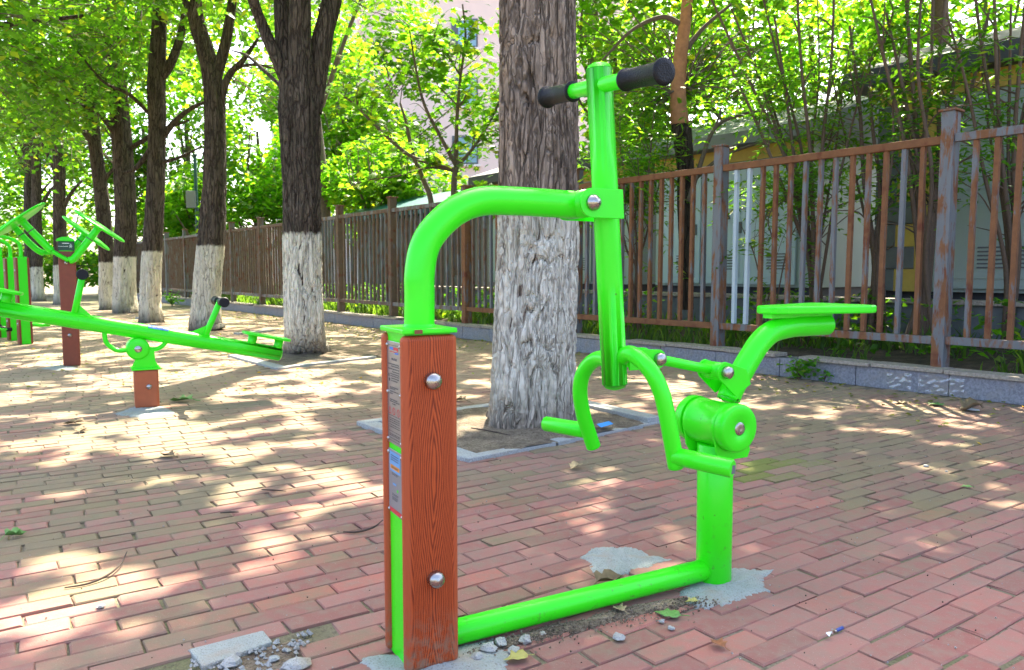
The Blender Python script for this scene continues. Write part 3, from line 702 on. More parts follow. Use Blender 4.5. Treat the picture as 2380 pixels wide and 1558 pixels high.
# ------------------------------------------------------------------ seesaw
def build_seesaw():
    f = Frame((-2.13, 4.40), FR.d); P = f.P; n3 = d3(f.n); dd = d3(f.d); up = np.array([0, 0, 1.]); G = M['green']; ax = np.array([dd, n3, up])
    t = empty('seesaw', (f.C[0], f.C[1], 0), 'long green seesaw with black handles on a short red post, tilted down to the right', 'seesaw', 'green outdoor exercise machines')
    pz = f.px(325, 858)[1]
    p = MB().box(P(0, 0, pz/2), (.128, .125, pz), ax).build('post', M['orangepanel'], t, bevel=.012, seg=3)
    bolt(MB(), P(.012, .0625, f.px(329, 900, .06)[1]), n3, .0155, .3, .5).build('bolt', M['steel'], p)
    hz = f.px(320, 810)[1]; hx = f.px(320, 810)[0]
    MB().box(P(0, 0, pz+.005), (.152, .150, .010), ax).build('cap_plate', G, t, bevel=.002)
    mb = MB()
    for e in (.042, -.048):
        mb.prism([P(-.068, e, pz+.010), P(.068, e, pz+.010), P(.060, e, pz+.03), P(.050, e, pz+.05), P(.046, e, hz), P(-.046, e, hz), P(-.050, e, pz+.05), P(-.060, e, pz+.03)], n3, .006)
    mb.build('bracket', G, t)
    h = MB().lathe(P(hx, -.058, hz), n3, [(0, .045), (.003, .058), (.012, .062), (.104, .062), (.113, .058), (.116, .048), (.1162, .026), (.1165, .024)], 36).build('pivot_hub', G, t)
    bolt(MB(), P(hx, .058, hz), n3, .020, .12, .3).build('bolt', M['steel'], h)
    c0 = np.array(f.px(319, 769)); c1 = np.array(f.px(650, 823)); u = (c1-c0)/np.hypot(*(c1-c0))
    def B(l, k=0.0, e=0.0): q = c0+u*l+np.array([-u[1], u[0]])*k; return P(q[0], e, q[1])
    L = np.hypot(*(c1-c0)); r = .0445
    MB().tube([B(-L-.03), B(-L/2), B(0), B(L/2), B(L)], r, 28, dome=.3).build('beam', G, t)
    bu = d3(f.d)*u[0]+up*u[1]; bn = np.cross(bu, n3); bn = bn if bn[2] > 0 else -bn; axb = np.array([bu, n3, bn])
    for s_ in (-1, 1):
        hp = .345*s_+.02
        top = B(hp+.07*s_*0+.045, .255) if s_ > 0 else B(hp+.0, .26)
        st = MB().tube([B(hp, .03), (B(hp, .03)+top)/2, top], .0175, 18).build('handle_stem', G, t)
        MB().prism([B(hp-.012*s_*-1, .04, -.003), B(hp-.085 if s_ > 0 else hp+.085, .04, -.003), B(hp, .10, -.003)], n3, .006).build('gusset', G, st)
        hb = MB().tube([top-n3*.17, top, top+n3*.17], .013, 14).build('handlebar', G, t)
        for g in (-1, 1):
            MB().lathe(top+n3*g*.055, n3*g, [(0, .019), (.004, .0265), (.012, .024), (.105, .0255), (.118, .030), (.122, .026)], 22).build('grip', M['rubber'], hb)
        q0, q1 = (.575, .86) if s_ > 0 else (-.58, -.90)
        hull = []
        for a in np.linspace(0, 2*math.pi, 28, endpoint=False):
            ca, sa = math.cos(a), math.sin(a); ex = abs(ca)**.5*np.sign(ca); ey = abs(sa)**.5*np.sign(sa)
            hull.append(B((q0+q1)/2+ex*abs(q1-q0)/2, .088, ey*.105))
        seat = MB().prism(hull, bn, .016).build('seat', G, t, bevel=.004)
        for q in (q0*.78+q1*.22, q0*.22+q1*.78): MB().tube([B(q, .02), B(q, .055), B(q, .09)], .027, 18).build('seat_mount', G, seat)
        pts = [P(hx+s_*.055, 0, hz-.008), P(hx+s_*.10, 0, hz-.008), P(hx+s_*.135, 0, hz+.012), P(hx+s_*.16, 0, hz+.045), B(s_*.165, -.035)]
        MB().tube(pts, .0125, 14, True, 5).build('bumper_rod', G, t)
    a = np.linspace(R(38), R(88), 8); mb = MB()                       # oval sticker bent over the beam
    for rr, nm, mt, l0, l1 in ((r+.0012, 'sticker', 'blue', .05, .16),):
        V = [B(l, rr*math.sin(x), rr*math.cos(x)) for l in (l0, l1) for x in a]; mb.add(V, [(k, k+1, 8+k+1, 8+k) for k in range(7)], True)
    st = mb.build('sticker', M['blue'], t)
    mb = MB(); V = [B(l, (r+.002)*math.sin(x), (r+.002)*math.cos(x)) for l in (.075, .135) for x in a[3:5]]; mb.add(V, [(0, 1, 3, 2)]); mb.build('sticker_mark', M['white'], st)
build_seesaw()

# ------------------------------------------------------------------ shoulder wheel station behind the seesaw
def build_wheels():
    f = Frame((-3.70, 6.36), FR.d); P = f.P; n3 = d3(f.n); dd = d3(f.d); up = np.array([0, 0, 1.]); G = M['green']; ax = np.array([dd, n3, up])
    t = empty('shoulder_wheel_machine', (f.C[0], f.C[1], 0), 'red-brown post with four tilted green wheels on V-shaped arms behind the seesaw', 'exercise machine', 'green outdoor exercise machines')
    zt = f.px(150, 583)[1]; z2 = f.px(150, 562)[1]
    MB().box(P(0, 0, zt/2), (.092, .125, zt), ax).build('post_core', G, t)
    for e in (.056, -.056):
        p = MB().box(P(.006, e, zt/2-.002), (.125, .028, zt-.006), ax).build('post_panel', M['brownpanel'], t, bevel=.009)
        if e > 0:
            for y in (611, 780): bolt(MB(), P(.0, .0695, f.px(150, y, .07)[1]), n3, .0155, .3, .5).build('bolt', M['steel'], p)
    sg = MB().box(P(.004, .0, (zt+z2)/2), (.118, .10, z2-zt), ax).build('sign_panel', M['dkgreen'], t, bevel=.003)
    mb = MB()
    mb.box(P(.002, .051, zt+(z2-zt)*.80), (.05, .002, .006), ax); mb.box(P(-.018, .051, zt+(z2-zt)*.46), (.07, .002, .0035), ax)
    for (x0, q0, x1, q1) in ((.028, .30, .044, .62), (.044, .30, .030, .62), (.026, .50, .048, .46)):
        a_ = P(x0, .0515, zt+(z2-zt)*q0); b_ = P(x1, .0515, zt+(z2-zt)*q1); mb.tube([a_, (a_+b_)/2, b_], .0022, 6)
    mb.lathe(P(.038, .050, zt+(z2-zt)*.70), n3, [(0, .004), (.002, .004)], 10)
    mb.build('sign_marks', M['white'], sg)
    mb = MB(); V = [P(-.066, .058, z2)]; out = [P(x, .062, z2+.030*(1-(x/.068)**2)**.5 if abs(x) < .068 else z2) for x in np.linspace(-.068, .072, 15)]
    out = [P(.068*math.cos(a), .062, z2+.002+.036*math.sin(a)) for a in np.linspace(0, math.pi, 15)]
    mb.prism(out, -n3, .124); mb.build('cap', G, t, bevel=.004)
    for e, Lp, Bm, Rp in ((.10, [(50, 513), (86, 550), (112, 576)], [(120, 583), (141, 596), (160, 606)], [(172, 601), (196, 572), (230, 528)]),
                          (-.13, [(30, 524), (62, 559), (88, 582)], [(103, 589), (128, 588), (150, 600)], [(160, 590), (178, 568), (199, 545)])):
        rr = .029 if e > 0 else .026
        for nm, pp in (('wheel_arm', Lp[:3]+[Bm[0]]), ('wheel_arm', [Bm[2]]+Rp)):
            MB().tube([f.PX(x, y, e) for x, y in pp], rr, 16, True, 5).build(nm, G, t)
        MB().tube([f.PX(x, y, e) for x, y in Bm], .0165, 12, True, 4).build('crossbar', G, t)
        for (q0, q1), tilt in (((Lp[1], Lp[0]), -.02), ((Rp[1], Rp[2]), .10)):
            a_ = f.PX(*q0, e); b_ = f.PX(*q1, e); v = b_-a_; v /= np.linalg.norm(v); v = v+n3*tilt; v /= np.linalg.norm(v)
            w_ = MB().lathe(b_-v*.005, v, [(-.02, .03), (.0, .034), (.003, .06), (.005, .205), (.010, .220), (.017, .222), (.023, .214), (.026, .15), (.028, .02)], 40)
            wo = w_.build('wheel', G, t)
            MB().lathe(a_+(b_-a_)*.35, v, [(0, rr+.001), (.004, rr+.0018), (.008, rr+.001)], 16).build('arm_ring', M['ink'], wo)
build_wheels()

# ------------------------------------------------------------------ three gooseneck walkers at the left edge
def build_walker():
    t = empty('gooseneck_walker', (0, 0, 0), 'x', 'exercise machine', 'gooseneck walkers at the left edge')
    base = np.zeros(3); G = M['green']; hgt = .945
    c = MB().box((0, 0, hgt/2), (.090, .085, hgt)).build('post_core', G, t)
    for x in (-.054, .054):
        p = MB().box((x, 0, hgt/2-.002), (.022, .100, hgt-.012)).build('post_panel', M['brownpanel'], t, bevel=.006)
        for z in (.80, .22): bolt(MB(), (x+.011*np.sign(x), -.02, z), (np.sign(x), 0, 0), .014, .3, .5).build('bolt', M['steel'], p)
    MB().tube([(-.0, 0, hgt), (0, 0, hgt+.09), (-.02, .0, hgt+.15), (-.09, .01, hgt+.195), (-.20, .015, hgt+.215), (-.42, .03, hgt+.235)], .0185, 18, True, 6).build('gooseneck', G, t)
    MB().lathe((-.42, -.05, hgt+.235), (0, 1, 0), [(0, .03), (.002, .037), (.098, .037), (.1, .03)], 24).build('pivot_barrel', G, t)
    MB().tube([(-.42, .06, hgt+.30), (-.42, .06, hgt+.1), (-.38, .06, .35), (-.36, .05, .16)], .022, 14, True, 4).build('swing_leg', G, t)
    MB().tube([(-.36, -.10, .16), (-.36, 0, .15), (-.36, .16, .16)], .018, 12).build('axle', G, t)
    for y in (-.12, .14):
        f_ = MB().box((-.34, y, .18), (.28, .11, .016)).build('foot_plate', G, t, bevel=.005)
        MB().lathe((-.20, y, .175), (1, 0, 0), [(0, .018), (.004, .022), (.05, .022), (.054, .018)], 14).build('grip', M['rubber'], f_)
    MB().tube([(.06, -.02, .21), (.15, -.02, .20), (.24, -.02, .20)], .020, 12).build('rest_bar', M['green'], t)
    return t
wk = build_walker()
for i, ((x, y), lab) in enumerate((((-5.30, 8.27), 'nearest green gooseneck walker post with a brown edge, left of the red-brown wheel post'), ((-5.71, 8.72), 'middle green gooseneck walker post at the left edge'), ((-6.09, 9.12), 'farthest green gooseneck walker post, cut by the left edge'))):
    o = wk if i == 0 else copy_tree(wk); o.location = (x, y, 0); o['base'] = [x, y, 0]; o['label'] = lab
    o.rotation_euler = (0, 0, R(46))

# ------------------------------------------------------------------ park bench and lamp in the distance
bx, by = -9.05, 17.4
t = empty('park_bench', (bx, by, 0), 'small green bench with an orange wooden seat beside far white trunks', 'bench')
axb = np.array([[.95, .3, 0], [-.3, .95, 0], [0, 0, 1.]]); axb[0] /= np.linalg.norm(axb[0]); axb[1] /= np.linalg.norm(axb[1])
bc = np.array([bx, by, 0])
MB().box(bc+[0, 0, .425], (.62, .34, .035), axb).build('seat', M['orangepanel'], t)
MB().box(bc+[0, 0, .39], (.62, .30, .035), axb).build('seat_frame', M['green'], t)
for k in (-.24, .24): MB().box(bc+axb[0]*k+[0, 0, .186], (.06, .26, .37), axb).build('leg', M['green'], t)
lp = at(462, 633, 21.0)
t = empty('lamp_post', (lp[0], lp[1], 0), 'thin dark green lamp post with a pale box, between distant trunks beyond the fence', 'lamp post')
MB().tube([(lp[0], lp[1], 0), (lp[0], lp[1], 2), (lp[0], lp[1], 3.9)], .045, 12).build('pole', M['dkgreen'], t)
MB().lathe((lp[0], lp[1], 3.9), (0, 0, 1), [(0, .045), (.02, .06), (.06, .06), (.09, .02)], 12).build('pole_cap', M['dkgreen'], t)
MB().box((lp[0]-.12, lp[1]-.06, 2.75), (.26, .06, .46)).build('notice_box', M['roofpale'], t, bevel=.01)

# ------------------------------------------------------------------ retaining wall, planting bed, fence
def wall():
    t = empty('retaining_wall', W3(0, 0, 0), 'low blue-grey tiled retaining wall with stone coping under the rusty fence', 'retaining wall')
    u3, m3 = d3(WU), d3(WM); ax = np.array([u3, m3, [0, 0, 1.]])
    core = MB().box(W3(11, .16, .066), (34, .24, .132), ax).build('wall_core', M['grey'], t)
    mb = MB(); mc = MB(); tt = -6.0
    cuts = [-.0, .345, .60, .92, 1.25, 1.49]
    while tt < 28:
        w_ = .52+.14*random.random()
        mb.box(W3(tt+w_/2, .016+random.uniform(-.003, .003), .066), (w_-.006, .032, .140), np.array([u3, m3, [0, 0, 1.]])); tt += w_
    mb.build('tile_facing', M['tile'], t, bevel=.003)
    tt = -6.0; k = 0
    while tt < 28:
        w_ = random.uniform(.30, .75); o = random.uniform(-.02, .015); k += 1
        if random.random() < .10: tt += w_*.4; continue
        mc.box(W3(tt+w_/2, .07+o, .1525+random.uniform(-.002, .004)), (w_-.008, .17, .026), ax); tt += w_
    mc.build('coping', M['coping'], t, bevel=.003)
wall()
def bed():
    nu, nv = 150, 14; V = []
    for j in range(nv):
        o = .10+(j/(nv-1))**1.3*3.2
        for i in range(nu):
            tt = -6+i/(nu-1)*34; p = WB+WU*tt+WM*o
            V.append([p[0], p[1], .118+min(j, 3)*.008+.10*(vn(np.array([[tt*1.5, o*2.0]]), 31)[0]-.3)*min(1, j/3)])
    Fq = [(j*nu+i, j*nu+i+1, (j+1)*nu+i+1, (j+1)*nu+i) for j in range(nv-1) for i in range(nu-1)]
    o = np_mesh('planting_bed', V, Fq, M['bed'], None, W3(0, 0, 0), True); o['kind'] = 'structure'
bed()
def fence():
    t = empty('metal_fence', W3(0, .14, .13), 'rusty blue-grey metal bar fence standing along the low tiled wall', 'fence')
    u3, m3 = d3(WU), d3(WM); ax = np.array([u3, m3, [0, 0, 1.]]); o = .14
    posts = [-3.02, -1.24, .515, 2.272, 4.0, 5.93, 7.72, 9.36, 11.1, 12.75, 14.4, 16.1, 17.8, 19.5, 21.3, 23.0, 24.8]
    for p in posts:
        po = MB().box(W3(p, o+.01, .965), (.078, .105, 1.67), ax).build('post', M['postrust' if p < 6 else 'farrust'], t, bevel=.004)
        MB().box(W3(p, o+.01, 1.806), (.108, .135, .014), ax).build('post_cap', M['rail'], po, bevel=.003)
    far = MB(); near = []
    for a, b in zip(posts[:-1], posts[1:]):
        tilt = random.uniform(-.004, .004)
        for z in (1.628, .338):
            MB().box(W3((a+b)/2, o-.004, z+tilt), (b-a-.080, .046, .052), ax).build('rail', M['rail' if a < 5 else 'farrust'], t, bevel=.004)
        n = round((b-a)/.1235)-1
        for k in range(n):
            tt = a+.04+(b-a-.08)*(k+1)/(n+1)+random.uniform(-.004, .004)
            near.append(tt)
    near.sort(key=lambda q: abs(q-1.2)); k = 0
    for q, tt in enumerate(near):
        if q < 100:
            white = False
            for wv in (2.10, 1.972):
                if abs(tt-wv) < .055: white = True
            x0 = W3(tt, o, .983); lean = random.uniform(-.004, .004)
            b = MB().add(np.array([W3(tt+sx*.0145+lean*sz, o+sy*.0165+.002, .983+sz*.619) for sx in (-1, 1) for sy in (-1, 1) for sz in (-1, 1)]), [(0, 1, 3, 2), (4, 6, 7, 5), (0, 4, 5, 1), (2, 3, 7, 6), (0, 2, 6, 4), (1, 5, 7, 3)])
            bo = b.build('bar', M['white_bar' if white else ('rust' if tt < 5.5 else 'farrust')], t)
            if white: bo['label'] = 'new pale bar in the rusty fence'
        else: far.box(W3(tt, o+.002, .983), (.029, .033, 1.238), ax)
    f_ = far.build('bar', M['farrust'], t); f_['kind'] = 'stuff'
fence()
# second low wall behind the bed
t = empty('planter_wall', W3(2, 1.7, 0), 'dark low wall behind the planting bed under the pale kiosks', 'low wall')
u3, m3 = d3(WU), d3(WM); axw = np.array([u3, m3, [0, 0, 1.]])
MB().box(W3(4, 1.75, .27), (20, .16, .48), axw).build('wall_body', M['grey'], t, bevel=.01)
MB().box(W3(4, 1.74, .53), (20, .22, .04), axw).build('coping', M['coping'], t, bevel=.006)

# ------------------------------------------------------------------ electrical kiosks behind the fence
def kiosk(t0, t1, o0, depth, ztop, label, zb=.60, doors=3, quoin=None, door='cream', warn=(), roof='roof', band=.16):
    t = empty('utility_kiosk', W3((t0+t1)/2, o0, 0), label, 'utility kiosk', 'pale utility kiosks behind the fence')
    ax = np.array([u3, m3, [0, 0, 1.]]); L = t1-t0; tc = (t0+t1)/2
    MB().box(W3(tc, o0+depth/2+.05, zb/2), (L-.1, depth-.1, zb), ax).build('plinth', M['roof'], t)
    MB().box(W3(tc, o0+depth/2, (zb+ztop)/2), (L, depth, ztop-zb), ax).build('body', M['cream'], t)
    MB().box(W3(tc, o0-.016, ztop-band/2), (L+.03, .03, band), ax).build('eave_band', M['yellow'], t)
    r = MB().prism([W3(t0-.25, o0-.28, ztop+.001), W3(t0-.25, o0-.28, ztop+.15), W3(t0-.25, o0+depth*.5, ztop+.62), W3(t0-.25, o0+depth+.28, ztop+.15), W3(t0-.25, o0+depth+.28, ztop+.001)], u3, L+.5)
    r.build('roof', M[roof], t)
    n = doors; q0 = t0+(.16 if quoin is None else 0)
    tl = t0+.12; tr = t1-(.50 if quoin else .12); w_ = (tr-tl)/n
    for k in range(n):
        c = tl+w_*(k+.5)
        d = MB().box(W3(c, o0-.018, (zb+ztop-band)/2-.02), (w_-.07, .034, ztop-band-zb-.10), ax).build('door', M[door], t, bevel=.008)
        pn = MB()
        for z0, z1 in ((zb+.12, zb+(ztop-zb)*.40), (zb+(ztop-zb)*.47, ztop-band-.16)):
            pn.box(W3(c, o0-.038, (z0+z1)/2), (w_-.22, .010, z1-z0), ax)
        pn.build('door_panel', M[door], d, bevel=.004)
        lv = MB()
        for z in np.arange(zb+.22, zb+.42, .035): lv.box(W3(c-.1*w_, o0-.046, z), (w_*.38, .008, .014), ax)
        lv.build('louvre', M['frame'], d)
        MB().box(W3(c-w_*.34, o0-.045, (zb+ztop)/2-.12), (.05, .02, .14), ax).build('handle', M['grey'], d)
        if k in warn:
            zc = zb+(ztop-zb)*.55
            tri = [W3(c-.09, o0-.048, zc-.09), W3(c+.09, o0-.048, zc-.09), W3(c, o0-.048, zc+.08)]
            wsn = MB().prism(tri, -m3, .003).build('warning_sign', M['yellow'], d)
            mb = MB()
            for a_, b_ in ((0, 1), (1, 2), (2, 0)): mb.tube([tri[a_]-m3*.004, (tri[a_]+tri[b_])/2-m3*.004, tri[b_]-m3*.004], .008, 6)
            mb.prism([W3(c+.012, o0-.051, zc+.03), W3(c-.012, o0-.051, zc-.02), W3(c+.004, o0-.051, zc-.02), W3(c-.012, o0-.051, zc-.07), W3(c+.018, o0-.051, zc-.005), W3(c+.0, o0-.051, zc-.005)], -m3, .002)
            mb.build('warning_symbol', M['ink'], wsn)
    if quoin:
        a, b = quoin; z = zb; k = 0; gy = MB(); ye = MB()
        while z < ztop-band-.02:
            h_ = min(.21, ztop-band-.02-z); wide = k % 2
            (gy).box(W3(b-(.19 if wide else .10), o0-.030, z+h_/2), (.38 if wide else .20, .058, h_-.01), ax)
            ye.box(W3((b-(.38 if wide else .20)+a)/2, o0-.024, z+h_/2), (abs(a-(b-(.38 if wide else .20))), .046, h_-.002), ax)
            z += h_; k += 1
        gy.build('quoin', M['grey'], t, bevel=.006); ye.build('quoin_infill', M['yellow'], t)
    return t
kiosk(-2.6, 2.02, 2.3, 2.2, 2.52, 'nearest pale kiosk at the right edge with dark eaves and grey and yellow corner blocks', doors=4, quoin=(1.50, 2.03))
kiosk(3.15, 5.45, 3.0, 2.2, 2.30, 'pale blue kiosk with yellow warning triangles behind the middle of the fence', doors=3, door='bluewhite', warn=(0, 1), roof='roofpale')
kiosk(6.1, 9.6, 3.2, 2.2, 2.34, 'farther pale kiosk with a yellow eave partly behind the biggest trunk', doors=5, roof='roof')
# teal roofed shed beyond
tp = W3(11.6, 2.6, 0)
t = empty('garden_shed', tp, 'low shed with a teal sheet roof showing over the fence', 'shed')
MB().box(W3(12.2, 3.6, .95), (3.2, 1.8, 1.9), axw).build('wall', M['grey'], t)
MB().prism([W3(10.3, 2.3, 1.86), W3(10.3, 2.3, 1.95), W3(10.3, 3.6, 2.42), W3(10.3, 4.9, 1.95), W3(10.3, 4.9, 1.86)], u3, 3.9).build('roof', M['teal'], t)

# ------------------------------------------------------------------ pink apartment building
def building():
    Y = 40.0; x0 = at(742, 600, Y)[0]; x1 = at(1500, 600, Y)[0]; zt = 27.0
    t = empty('apartment_building', ((x0+x1)/2, Y, 0), 'tall pale pink apartment building far behind the fence and trees', 'building')
    MB().box(((x0+x1)/2, Y+5, zt/2), (x1-x0, 10, zt)).build('wall', M['pink'], t)
    xs = at(850, 600, Y)[0]
    MB().box(((x0+xs)/2-1.2, Y+3.6, zt/2-.4), (xs-x0+2.0, 8.2, zt-.9)).build('stair_tower', M['pinklight'], t)
    xw = at(1080, 100, Y)[0]
    for k in range(9):
        z = at(1080, 215, Y)[2]-5.86+k*2.93
        for xx in (xw, xw+4.6, xw+8.4, xw-4.4):
            if xx-1 < xs or xx+1 > x1: continue
            fr = MB().box((xx, Y-.02, z), (1.34, .10, 1.45)).build('window', M['frame'], t)
            MB().box((xx+.13, Y-.075, z), (.92, .03, 1.25)).build('pane', M['glass'], fr)
            MB().box((xx, Y-.10, z-.78), (1.6, .25, .10)).build('sill', M['pinklight'], fr)
    mb = MB()
    for k in range(9): mb.box(((xs+x1)/2, Y-.012, 1.2+k*2.93), (x1-xs, .03, .05))
    mb.build('string_course', M['pinklight'], t)
    xd = at(790, 500, Y)[0]
    MB().tube([(xd, Y-.75, 0), (xd, Y-.75, 12), (xd, Y-.75, 26)], .10, 10).build('drainpipe', M['roofpale'], t)
building()

# ------------------------------------------------------------------ leaves and the dappled-light canopy
# sunny gaps in the canopy: centre and radii on the ground, share of light
def _lit_list():
    L = []
    for x, y, rx, ry, p in ((180, 1035, 190, 36, .85), (480, 1000, 300, 60, .55), (430, 900, 380, 50, .62), (60, 900, 160, 40, .7), (250, 1150, 330, 50, .42), (700, 1130, 180, 60, .48),
                            (330, 1330, 300, 60, .50), (640, 1280, 220, 60, .52), (480, 1220, 200, 40, .40), (90, 1480, 230, 70, .80), (820, 1180, 110, 40, .50), (760, 1010, 200, 50, .34), (900, 900, 220, 50, .42), (780, 800, 260, 40, .6), (480, 760, 320, 46, .62), (250, 700, 260, 26, .6),
                            (1230, 845, 130, 30, .50), (1120, 1010, 90, 36, .62), (1130, 1110, 90, 30, .15), (1900, 950, 300, 50, .78), (2160, 935, 260, 30, .7), (1700, 880, 240, 26, .6), (1780, 1010, 200, 36, .5),
                            (2270, 1150, 170, 44, .60), (2200, 1050, 220, 36, .42), (1620, 905, 120, 30, .5), (1100, 1240, 70, 26, .10), (1400, 950, 100, 24, .2), (2130, 1260, 60, 24, .35), (1550, 1450, 80, 20, .25)):
        c = gp(x, y)[:2]; dx = gp(x+rx, y)[0]-c[0]; dy = abs(gp(x, y-ry)[1]-gp(x, y+ry)[1])/2
        L.append((c, dx, dy, p))
    return L
LIT = _lit_list()
def lit_share(P):
    s = np.full(len(P), .045)
    for c, dx, dy, p in LIT:
        r2 = ((P[:, 0]-c[0])/dx)**2+((P[:, 1]-c[1])/dy)**2
        s = np.maximum(s, p*np.clip(1.5-r2*.75, 0, 1))
    s = np.where(P[:, 1] > 11, np.maximum(s, .45), s)
    b = (P-WB)@WM; s = np.where(b > .15, .05+.30*(b > 4), s)
    return np.where((P[:, 1] < .6), .05, s)
def lit_noise(P): return .34*vn(P*4.4, 11)+.46*vn(P*8.5, 12)+.20*vn(P*1.5, 13)
_q = np.sort(lit_noise(rng.uniform(-20, 20, (40000, 2))))
def gap(C):
    """True where a leaf at C would shade a spot that the photograph shows in the sun"""
    G = C[:, :2]-SD[:2]*(C[:, 2:3]/SD[2])
    u = np.searchsorted(_q, lit_noise(G))/len(_q)
    return u < np.minimum(lit_share(G)*1.22, .76)

LEAF4 = (np.array([[0, 0, 0], [-.36, .42, .07], [0, 1.0, -.10], [.36, .42, .07]]), np.array([[0, 3, 2], [0, 2, 1]]))
_mp = [(0, 0), (-.20, -.10), (-.50, .10), (-.30, .30), (-.62, .62), (-.26, .62), (0, 1.05), (.26, .62), (.62, .62), (.30, .30), (.50, .10), (.20, -.10)]
MAPLE = (np.array([[0, .30, .05]]+[[x, y, -.10*abs(x)-.05*y*y] for x, y in _mp]), np.array([[0, 1+k, 1+(k+1) % 12] for k in range(12)][::1]))
MAPLE = (MAPLE[0], MAPLE[1][:, ::-1])
NARROW = (np.array([[0, 0, 0], [-.15, .45, .04], [0, 1.0, -.05], [.15, .45, .04]]), np.array([[0, 3, 2], [0, 2, 1]]))
def leaves(C, size, shape=LEAF4, droop=.35, tilt=.55, dirs=None, hue=None, light=1.0, yellow=.12):
    n = len(C); S, Fc = shape
    az = rng.uniform(0, 2*math.pi, n) if dirs is None else dirs
    f = np.column_stack([np.cos(az), np.sin(az), -droop+rng.normal(0, .3, n)]); f /= np.linalg.norm(f, axis=1)[:, None]
    up = np.column_stack([rng.normal(0, tilt, n), rng.normal(0, tilt, n), np.ones(n)])
    x = np.cross(f, up); x /= np.maximum(np.linalg.norm(x, axis=1), 1e-6)[:, None]; z = np.cross(x, f)
    sz = size*rng.uniform(.65, 1.25, n)
    V = C[:, None, :]+sz[:, None, None]*(S[None, :, 0:1]*x[:, None]+S[None, :, 1:2]*f[:, None]+S[None, :, 2:3]*z[:, None])
    k = len(S); Fa = (np.arange(n)*k)[:, None, None]+Fc[None]
    a = rng.random((n, 1)); b = (rng.random((n, 1)) < yellow)*rng.random((n, 1))
    base = np.array([.034, .105, .014])*(1-a)+np.array([.088, .205, .022])*a
    base = base*(1-b)+np.array([.20, .24, .030])*b
    base = base*(.62+.76*vn(C*1.3, 77))[:, None]
    if hue is not None: base = base*np.asarray(hue)
    col = np.repeat(base*light, k, axis=0)
    return V.reshape(-1, 3), Fa.reshape(-1, 3), col
class Crown:
    def __init__(s): s.p = []; s.n = 0; s.tw = MB()
    def put(s, VFc):
        V, Fa, c = VFc; s.p.append((V, Fa+s.n, c)); s.n += len(V)
    def build(s, name, parent, mat):
        V = np.vstack([p[0] for p in s.p]); Fa = np.vstack([p[1] for p in s.p]); c = np.vstack([p[2] for p in s.p])
        o = np_mesh(name, V, Fa, mat, parent, None, True, c)
        if s.tw.n: s.tw.build('twigs', M['limb'], parent)
        return o
def ell(c, r, n, shell=0.0):
    v = rng.normal(0, 1, (n, 3)); v /= np.linalg.norm(v, axis=1)[:, None]
    q = (shell+(1-shell)*rng.random(n))**(1/3.0) if shell else rng.random(n)**(1/3.0)
    return np.asarray(c)+v*q[:, None]*np.asarray(r)
def cloud(cr, c, r, n, size, shape=LEAF4, clump=.55, cs=1.6, filt=True, seed=1, **kw):
    """leaves through an ellipsoid, thinned into clumps, leaving the sunny gaps open"""
    C = ell(c, r, n); d = vn(C*cs, 40+seed); C = C[d > np.quantile(d, clump*rng.uniform(.8, 1.0))] if clump else C
    if filt: C = C[~gap(C)]
    if len(C): cr.put(leaves(C, size, shape, **kw))
def sprays(cr, c, r, k, per, size, root=None, shape=LEAF4, spread=.30, tw=.006, filt=True, **kw):
    """leafy twigs: k twigs inside the ellipsoid, each carrying leaves along its outer half"""
    A = ell(c, r, k, .3); out = []
    for p in A:
        rt = np.asarray(root if root is not None else c, float); rt = rt if rt.ndim == 1 else rt[np.argmin(np.linalg.norm(rt-p-[0, 0, -.25], axis=1))]; v = p-rt; L = np.linalg.norm(v)
        st = p-v/max(L, 1e-6)*min(L, rng.uniform(.5, 1.1)); mid = (st+p)/2+rng.normal(0, .06, 3)+[0, 0, .06]
        pth = smooth_path([st, mid, p+[0, 0, -.06]], 4); cr.tw.tube(pth, [tw*1.3, tw*.35], 5, False)
        i = rng.uniform(.25, 1.0, per)*(len(pth)-1); i0 = np.minimum(i.astype(int), len(pth)-2)
        out.append(pth[i0]+(pth[i0+1]-pth[i0])*(i-i0)[:, None]+rng.normal(0, spread*.35, (per, 3)))
    C = np.vstack(out)
    if filt: C = C[~gap(C)]
    cr.put(leaves(C, size, shape, **kw))

